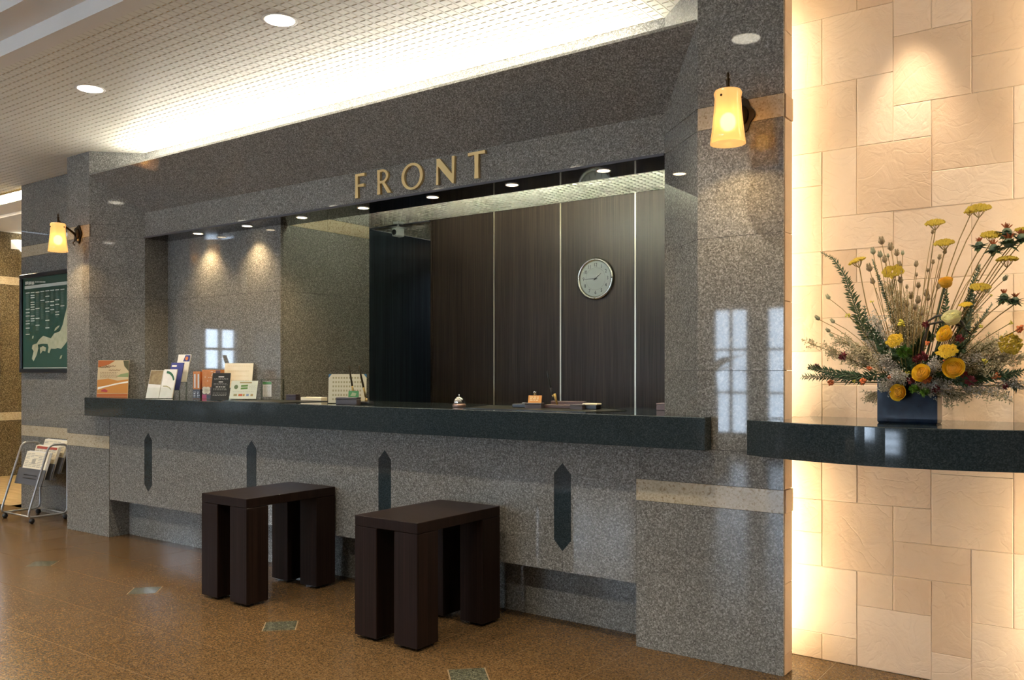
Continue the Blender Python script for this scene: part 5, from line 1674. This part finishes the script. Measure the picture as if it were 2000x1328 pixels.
# ---- misty filler sprays
def spray(label, x, y, dy, spread, nb, mat, fr_=0.0022, seed=0, fl=9):
    rnd = random.Random(seed)
    p = fp(x, y, dy)
    t, r = flower('misty_spray', label, 'foliage', p, 'misty sprays in the bouquet')
    st_, fl_ = MB(), MB()
    mainp = stem_pts(r, p, 0.0, 5)
    st_.tube([q - r for q in mainp], 0.0012, 4)
    d = (p - r).normalized()
    for k in range(nb):
        q = rnd.uniform(0.35, 1.0)
        b = mainp[0].lerp(mainp[-1], q)
        i = min(3, int(q * 4))
        b = mainp[i].lerp(mainp[i + 1], q * 4 - i)
        dr = (d + Vector((rnd.uniform(-1, 1), rnd.uniform(-0.7, 0.7), rnd.uniform(-0.7, 0.9))) * 0.9).normalized()
        L = spread * rnd.uniform(0.5, 1.0)
        e = b + dr * L
        mid_ = b.lerp(e, 0.5) + Vector((0, 0, 0.008))
        st_.tube([b - r, mid_ - r, e - r], 0.0007, 3, False)
        for j in range(fl):
            s = rnd.uniform(0.35, 1.05)
            f0 = b.lerp(e, s) + Vector((rnd.gauss(0, 0.006), rnd.gauss(0, 0.006), rnd.gauss(0, 0.006)))
            fl_.octa(f0 - r, fr_ * rnd.uniform(0.7, 1.3))
    st_.build('branchlets', gst, t)
    fl_.build('florets', mat, t)


mist = varied('misty lilac grey floret', (0.34, 0.31, 0.26), (0.60, 0.56, 0.47), 80, 0.8)
mist2 = varied('straw grey floret', (0.38, 0.32, 0.19), (0.60, 0.52, 0.33), 80, 0.8)
L_ = 'misty grey filler spray on the left side of the bouquet'
R__ = 'misty grey filler spray on the right side of the bouquet'
C_ = 'misty grey filler spray over the vase rim'
SPR = [(470, 700, -0.02, 0.055, 34, mist, 'right of the short dark leaf spike on the left'), (300, 800, 0.0, 0.055, 34, mist2, 'below the leafy branch on the left'), (380, 860, -0.03, 0.05, 34, mist2, 'above the left fern branches'), (250, 860, 0.02, 0.05, 24, mist2, 'around the wine red flower on the left'), (420, 780, 0.03, 0.05, 30, mist, 'behind the foot of the leafy branch'), (105, 800, 0.02, 0.045, 16, mist2, 'reaching out at the far left tip'),
       (520, 900, -0.07, 0.045, 30, mist, 'left of the vase top above the rim'), (590, 985, -0.09, 0.04, 34, mist, 'just above the lowest rose'), (540, 1030, -0.06, 0.045, 30, mist, 'over the left corner of the vase'), (790, 930, -0.09, 0.04, 34, mist, 'between the two outward facing roses'), (830, 1030, -0.07, 0.045, 38, mist, 'over the right corner of the vase'), (760, 1060, -0.08, 0.035, 22, mist, 'hanging over the vase front beside the green blooms'), (900, 1090, -0.03, 0.06, 30, mist2, 'hanging beside the right side of the vase'), (450, 1100, -0.02, 0.05, 16, mist2, 'hanging beside the left side of the vase'),
       (1080, 830, 0.0, 0.06, 36, mist2, 'right of the upper wine red flower'), (1180, 870, 0.02, 0.06, 36, mist2, 'around the broad olive yarrow'), (1000, 900, -0.03, 0.055, 34, mist, 'right of the large yellow rose'), (1120, 940, -0.03, 0.055, 30, mist2, 'above the coral cluster low on the right'), (1240, 890, 0.03, 0.05, 30, mist2, 'at the right edge below the olive yarrow'), (1230, 1040, 0.0, 0.055, 30, mist, 'drooping lowest at the right edge'), (1130, 1090, 0.02, 0.06, 18, mist2, 'hanging low between vase and right edge'), (1150, 800, 0.03, 0.06, 30, mist2, 'left of the broad olive yarrow'),
       (650, 700, 0.05, 0.07, 40, mist2, 'in the middle behind the lemon cluster'), (600, 600, 0.06, 0.07, 40, mist2, 'in the middle under the yarrow among the pods'), (700, 660, 0.08, 0.07, 40, mist2, 'in the middle left of the cream rose'), (560, 520, 0.05, 0.06, 30, mist2, 'high in the clump of brown pods'), (1010, 680, 0.04, 0.06, 24, mist2, 'right of the cream rose')]
for k, (x, y, dy, sp, nb, mt, lab) in enumerate(SPR):
    spray('misty grey filler spray ' + lab, x, y, dy, sp, int(nb * 1.7), mt, 0.0026, 100 + k, 15)


# ---- small coloured clusters
def cluster(label, name, cat, x, y, rpx, dy, mat, n=16, ball=0.34, group=None, seed=0, petals=False):
    rnd = random.Random(seed + int(x))
    p = fp(x, y, dy)
    R = rpx / FLS * p.y / 1.06 / FPX
    t, r = flower(name, label, cat, p, group)
    m = MB()
    for k in range(n):
        o = Vector((rnd.gauss(0, 1), rnd.gauss(0, 1), rnd.gauss(0, 1))).normalized() * R * rnd.uniform(0.35, 0.8)
        if petals:
            dr = o.normalized()
            leaf_quad(m, p - r + o * 0.2, dr, dr.orthogonal().normalized(), R * 1.0, R * 0.36)
        else:
            m.octa(p - r + o, R * ball * rnd.uniform(0.7, 1.1))
    m.build('florets', mat, t)
    d = (p - r).normalized()
    MB().tube([q - r for q in stem_pts(r, p, 0.0, 5)], 0.0013, 4).build('stem', gst, t)


orange = varied('coral orange floret', (0.55, 0.12, 0.03), (0.70, 0.22, 0.07), 60, 0.7)
lemon = varied('lemon floret', (0.55, 0.46, 0.03), (0.70, 0.62, 0.08), 60, 0.7)
wine = varied('wine red petal', (0.12, 0.012, 0.018), (0.24, 0.03, 0.035), 60, 0.6)
lime = varied('lime green petal', (0.06, 0.15, 0.010), (0.12, 0.24, 0.02), 40, 0.5)
for x, y, r, w in ((230, 1015, 21, 'low at the far left'), (403, 1010, 22, 'low left beside the vase'), (437, 940, 16, 'left above the fern'), (553, 985, 17, 'left of the rose above the vase rim'), (750, 802, 16, 'in the dark centre'), (742, 998, 30, 'tucked under the rose above the vase rim'), (1125, 980, 25, 'low on the right'), (1252, 725, 24, 'at the right edge'), (846, 905, 15, 'left of the large rose')):
    cluster('coral orange flower cluster ' + w, 'orange_cluster', 'flower', x, y, r, -0.09 if 400 < x < 1000 else -0.03, orange, 22, 0.36, 'coral clusters')
for x, y, r, w in ((320, 650, 19, 'on the leafy branch'), (450, 577, 12, 'beside the leaning yarrow stem'), (612, 695, 30, 'left of the bouquet centre'), (648, 965, 20, 'left of the rose above the rim'), (578, 965, 16, 'above the lowest rose'), (1062, 900, 20, 'low on the right'), (1040, 712, 15, 'on the right below the stems'), (1203, 692, 14, 'near the coral cluster at the right edge'), (355, 1010, 12, 'under the left fern'), (1095, 545, 9, 'high on the right')):
    cluster('lemon yellow tiny flower cluster ' + w, 'lemon_cluster', 'flower', x, y, r, -0.06, lemon, 14, 0.26, 'lemon clusters')
for x, y, r, w in ((295, 873, 26, 'on the left'), (152, 935, 24, 'at the far left tip'), (728, 875, 30, 'at the bouquet centre'), (690, 890, 22, 'left of the bouquet centre'), (925, 780, 24, 'right of the side facing rose'), (740, 702, 20, 'high at the centre'), (985, 1010, 30, 'low right of the large rose'), (660, 1003, 24, 'over the vase rim'), (795, 1052, 26, 'hanging at the vase corner'), (945, 972, 22, 'under the large rose'), (1170, 1035, 16, 'low at the right')):
    cluster('wine red flower ' + w, 'wine_flower', 'flower', x, y, r, -0.085 if 400 < x < 1000 else -0.03, wine, 30, group='wine red flowers', petals=True)
for x, y, r, w in ((625, 848, 40, 'round one left of the bouquet centre'), (680, 1052, 28, 'over the vase rim'), (735, 1068, 26, 'over the vase rim, right of the other')):
    cluster('bright green ruffled bloom, ' + w, 'green_bloom', 'flower', x, y, r, -0.10, lime, 46, group='green blooms', petals=True)


# ---- thistles with red tips
def thistle(label, x, y, rpx, dy, bow=0.0):
    rnd = random.Random(int(x))
    p = fp(x, y, dy)
    R = 1.2 * rpx / FLS * p.y / 1.06 / FPX
    t, r = flower('thistle_stem', label, 'flower', p, 'red tipped thistles')
    m = MB()
    for k in range(22):
        a = k * 2.4
        dr = Vector((math.cos(a), math.sin(a), rnd.uniform(-0.7, 0.5))).normalized()
        leaf_quad(m, p - r - Vector((0, 0, R * 0.2)), dr, Vector((0, 0, 1)), R * rnd.uniform(0.8, 1.25), R * 0.26)
    m.build('bracts', leafm, t)
    MB().ball(tuple(p - r), R * 0.42, None, R * 0.45, 8, 6).build('head', leafm2, t)
    m = MB()
    for k in range(18):
        a, q = rnd.uniform(0, 2 * PI), rnd.uniform(0, 0.5)
        m.tube([p - r + Vector((0, 0, R * 0.3)), p - r + Vector((q * R * math.cos(a), q * R * math.sin(a), R * rnd.uniform(0.65, 0.9)))], [0.07 * R, 0.03 * R], 4)
    m.build('red_tuft', plain('rusty red tuft', (0.36, 0.09, 0.02), 0.7) if 'rusty red tuft' not in bpy.data.materials else bpy.data.materials['rusty red tuft'], t)
    MB().tube([q - r for q in stem_pts(r, p - Vector((0, 0, R * 0.4)), bow)], 0.0020, 5).build('stem', straw, t)


thistle('red tipped thistle, leftmost of the tall ones on the right', 1030, 275, 40, 0.01)
thistle('red tipped thistle, second of the tall ones on the right', 1108, 290, 42, -0.01)
thistle('red tipped thistle, highest of the tall ones on the right', 1180, 205, 46, 0.02)
thistle('leafy thistle under the highest one on the right', 1190, 262, 48, 0.0)
thistle('red tipped thistle nearest the right edge', 1258, 235, 44, 0.03)
thistle('lower red tipped thistle left of its twin on the right', 1165, 555, 40, -0.02)
thistle('lower red tipped thistle right of its twin', 1225, 572, 36, 0.0)

# dark looping grass blades
for k, (P, lab) in enumerate((([(745, 760), (745, 690), (800, 655), (880, 650), (940, 690), (960, 740)], 'dark brown grass blade looping under the cream rose'), ([(730, 780), (760, 700), (860, 680), (950, 720), (990, 760)], 'second dark grass blade looping behind the side facing rose'))):
    pts = [fp(x, y, -0.04 + 0.02 * k) for x, y in P]
    t, r = flower('grass_blade', lab, 'foliage', pts[0])
    MB().tube([Vector((0, 0, 0))] + [q - r for q in pts], [0.003] * 2 + [0.0045] * (len(pts) - 2) + [0.002], 5).build('blade', plain('dark olive blade', (0.035, 0.025, 0.012), 0.5), t)

# ================================================================== POTTED PALM IN THE LOBBY (mirrored in the stone)
pt = thing('potted_palm', 'potted palm by the lobby windows, seen only as a reflection', 'plant', (-4.65, -4.3, 0))
MB().lathe([(0.0, 0.0), (0.15, 0.0), (0.19, 0.36), (0.175, 0.36), (0.165, 0.33), (0.0, 0.32)], n=24).build('pot', plain('stone pot', (0.20, 0.18, 0.15), 0.6), pt)
MB().tube([(0, 0, 0.3), (0.02, 0.0, 0.8), (0.0, 0.02, 1.2)], [0.03, 0.025, 0.02], 8).build('trunk', straw, pt)
for k in range(12):
    a = k * 2.4
    el = 0.9 - 0.06 * k
    L = 0.62
    m = MB()
    pr_ = []
    for i in range(7):
        q = i / 6
        rr = L * q * math.cos(el * (1 - 0.9 * q))
        zz_ = 1.2 + L * q * math.sin(el) - 0.35 * q * q * L
        wd = 0.055 * math.sin(PI * min(1, q * 0.95 + 0.05))
        c_ = Vector((rr * math.cos(a), rr * math.sin(a), zz_))
        s = Vector((-math.sin(a), math.cos(a), 0))
        pr_ += [c_ - s * wd, c_ + s * wd]
    m.add(pr_, [[2 * i, 2 * i + 1, 2 * i + 3, 2 * i + 2] for i in range(6)], True)
    m.build('frond', leafm, pt)
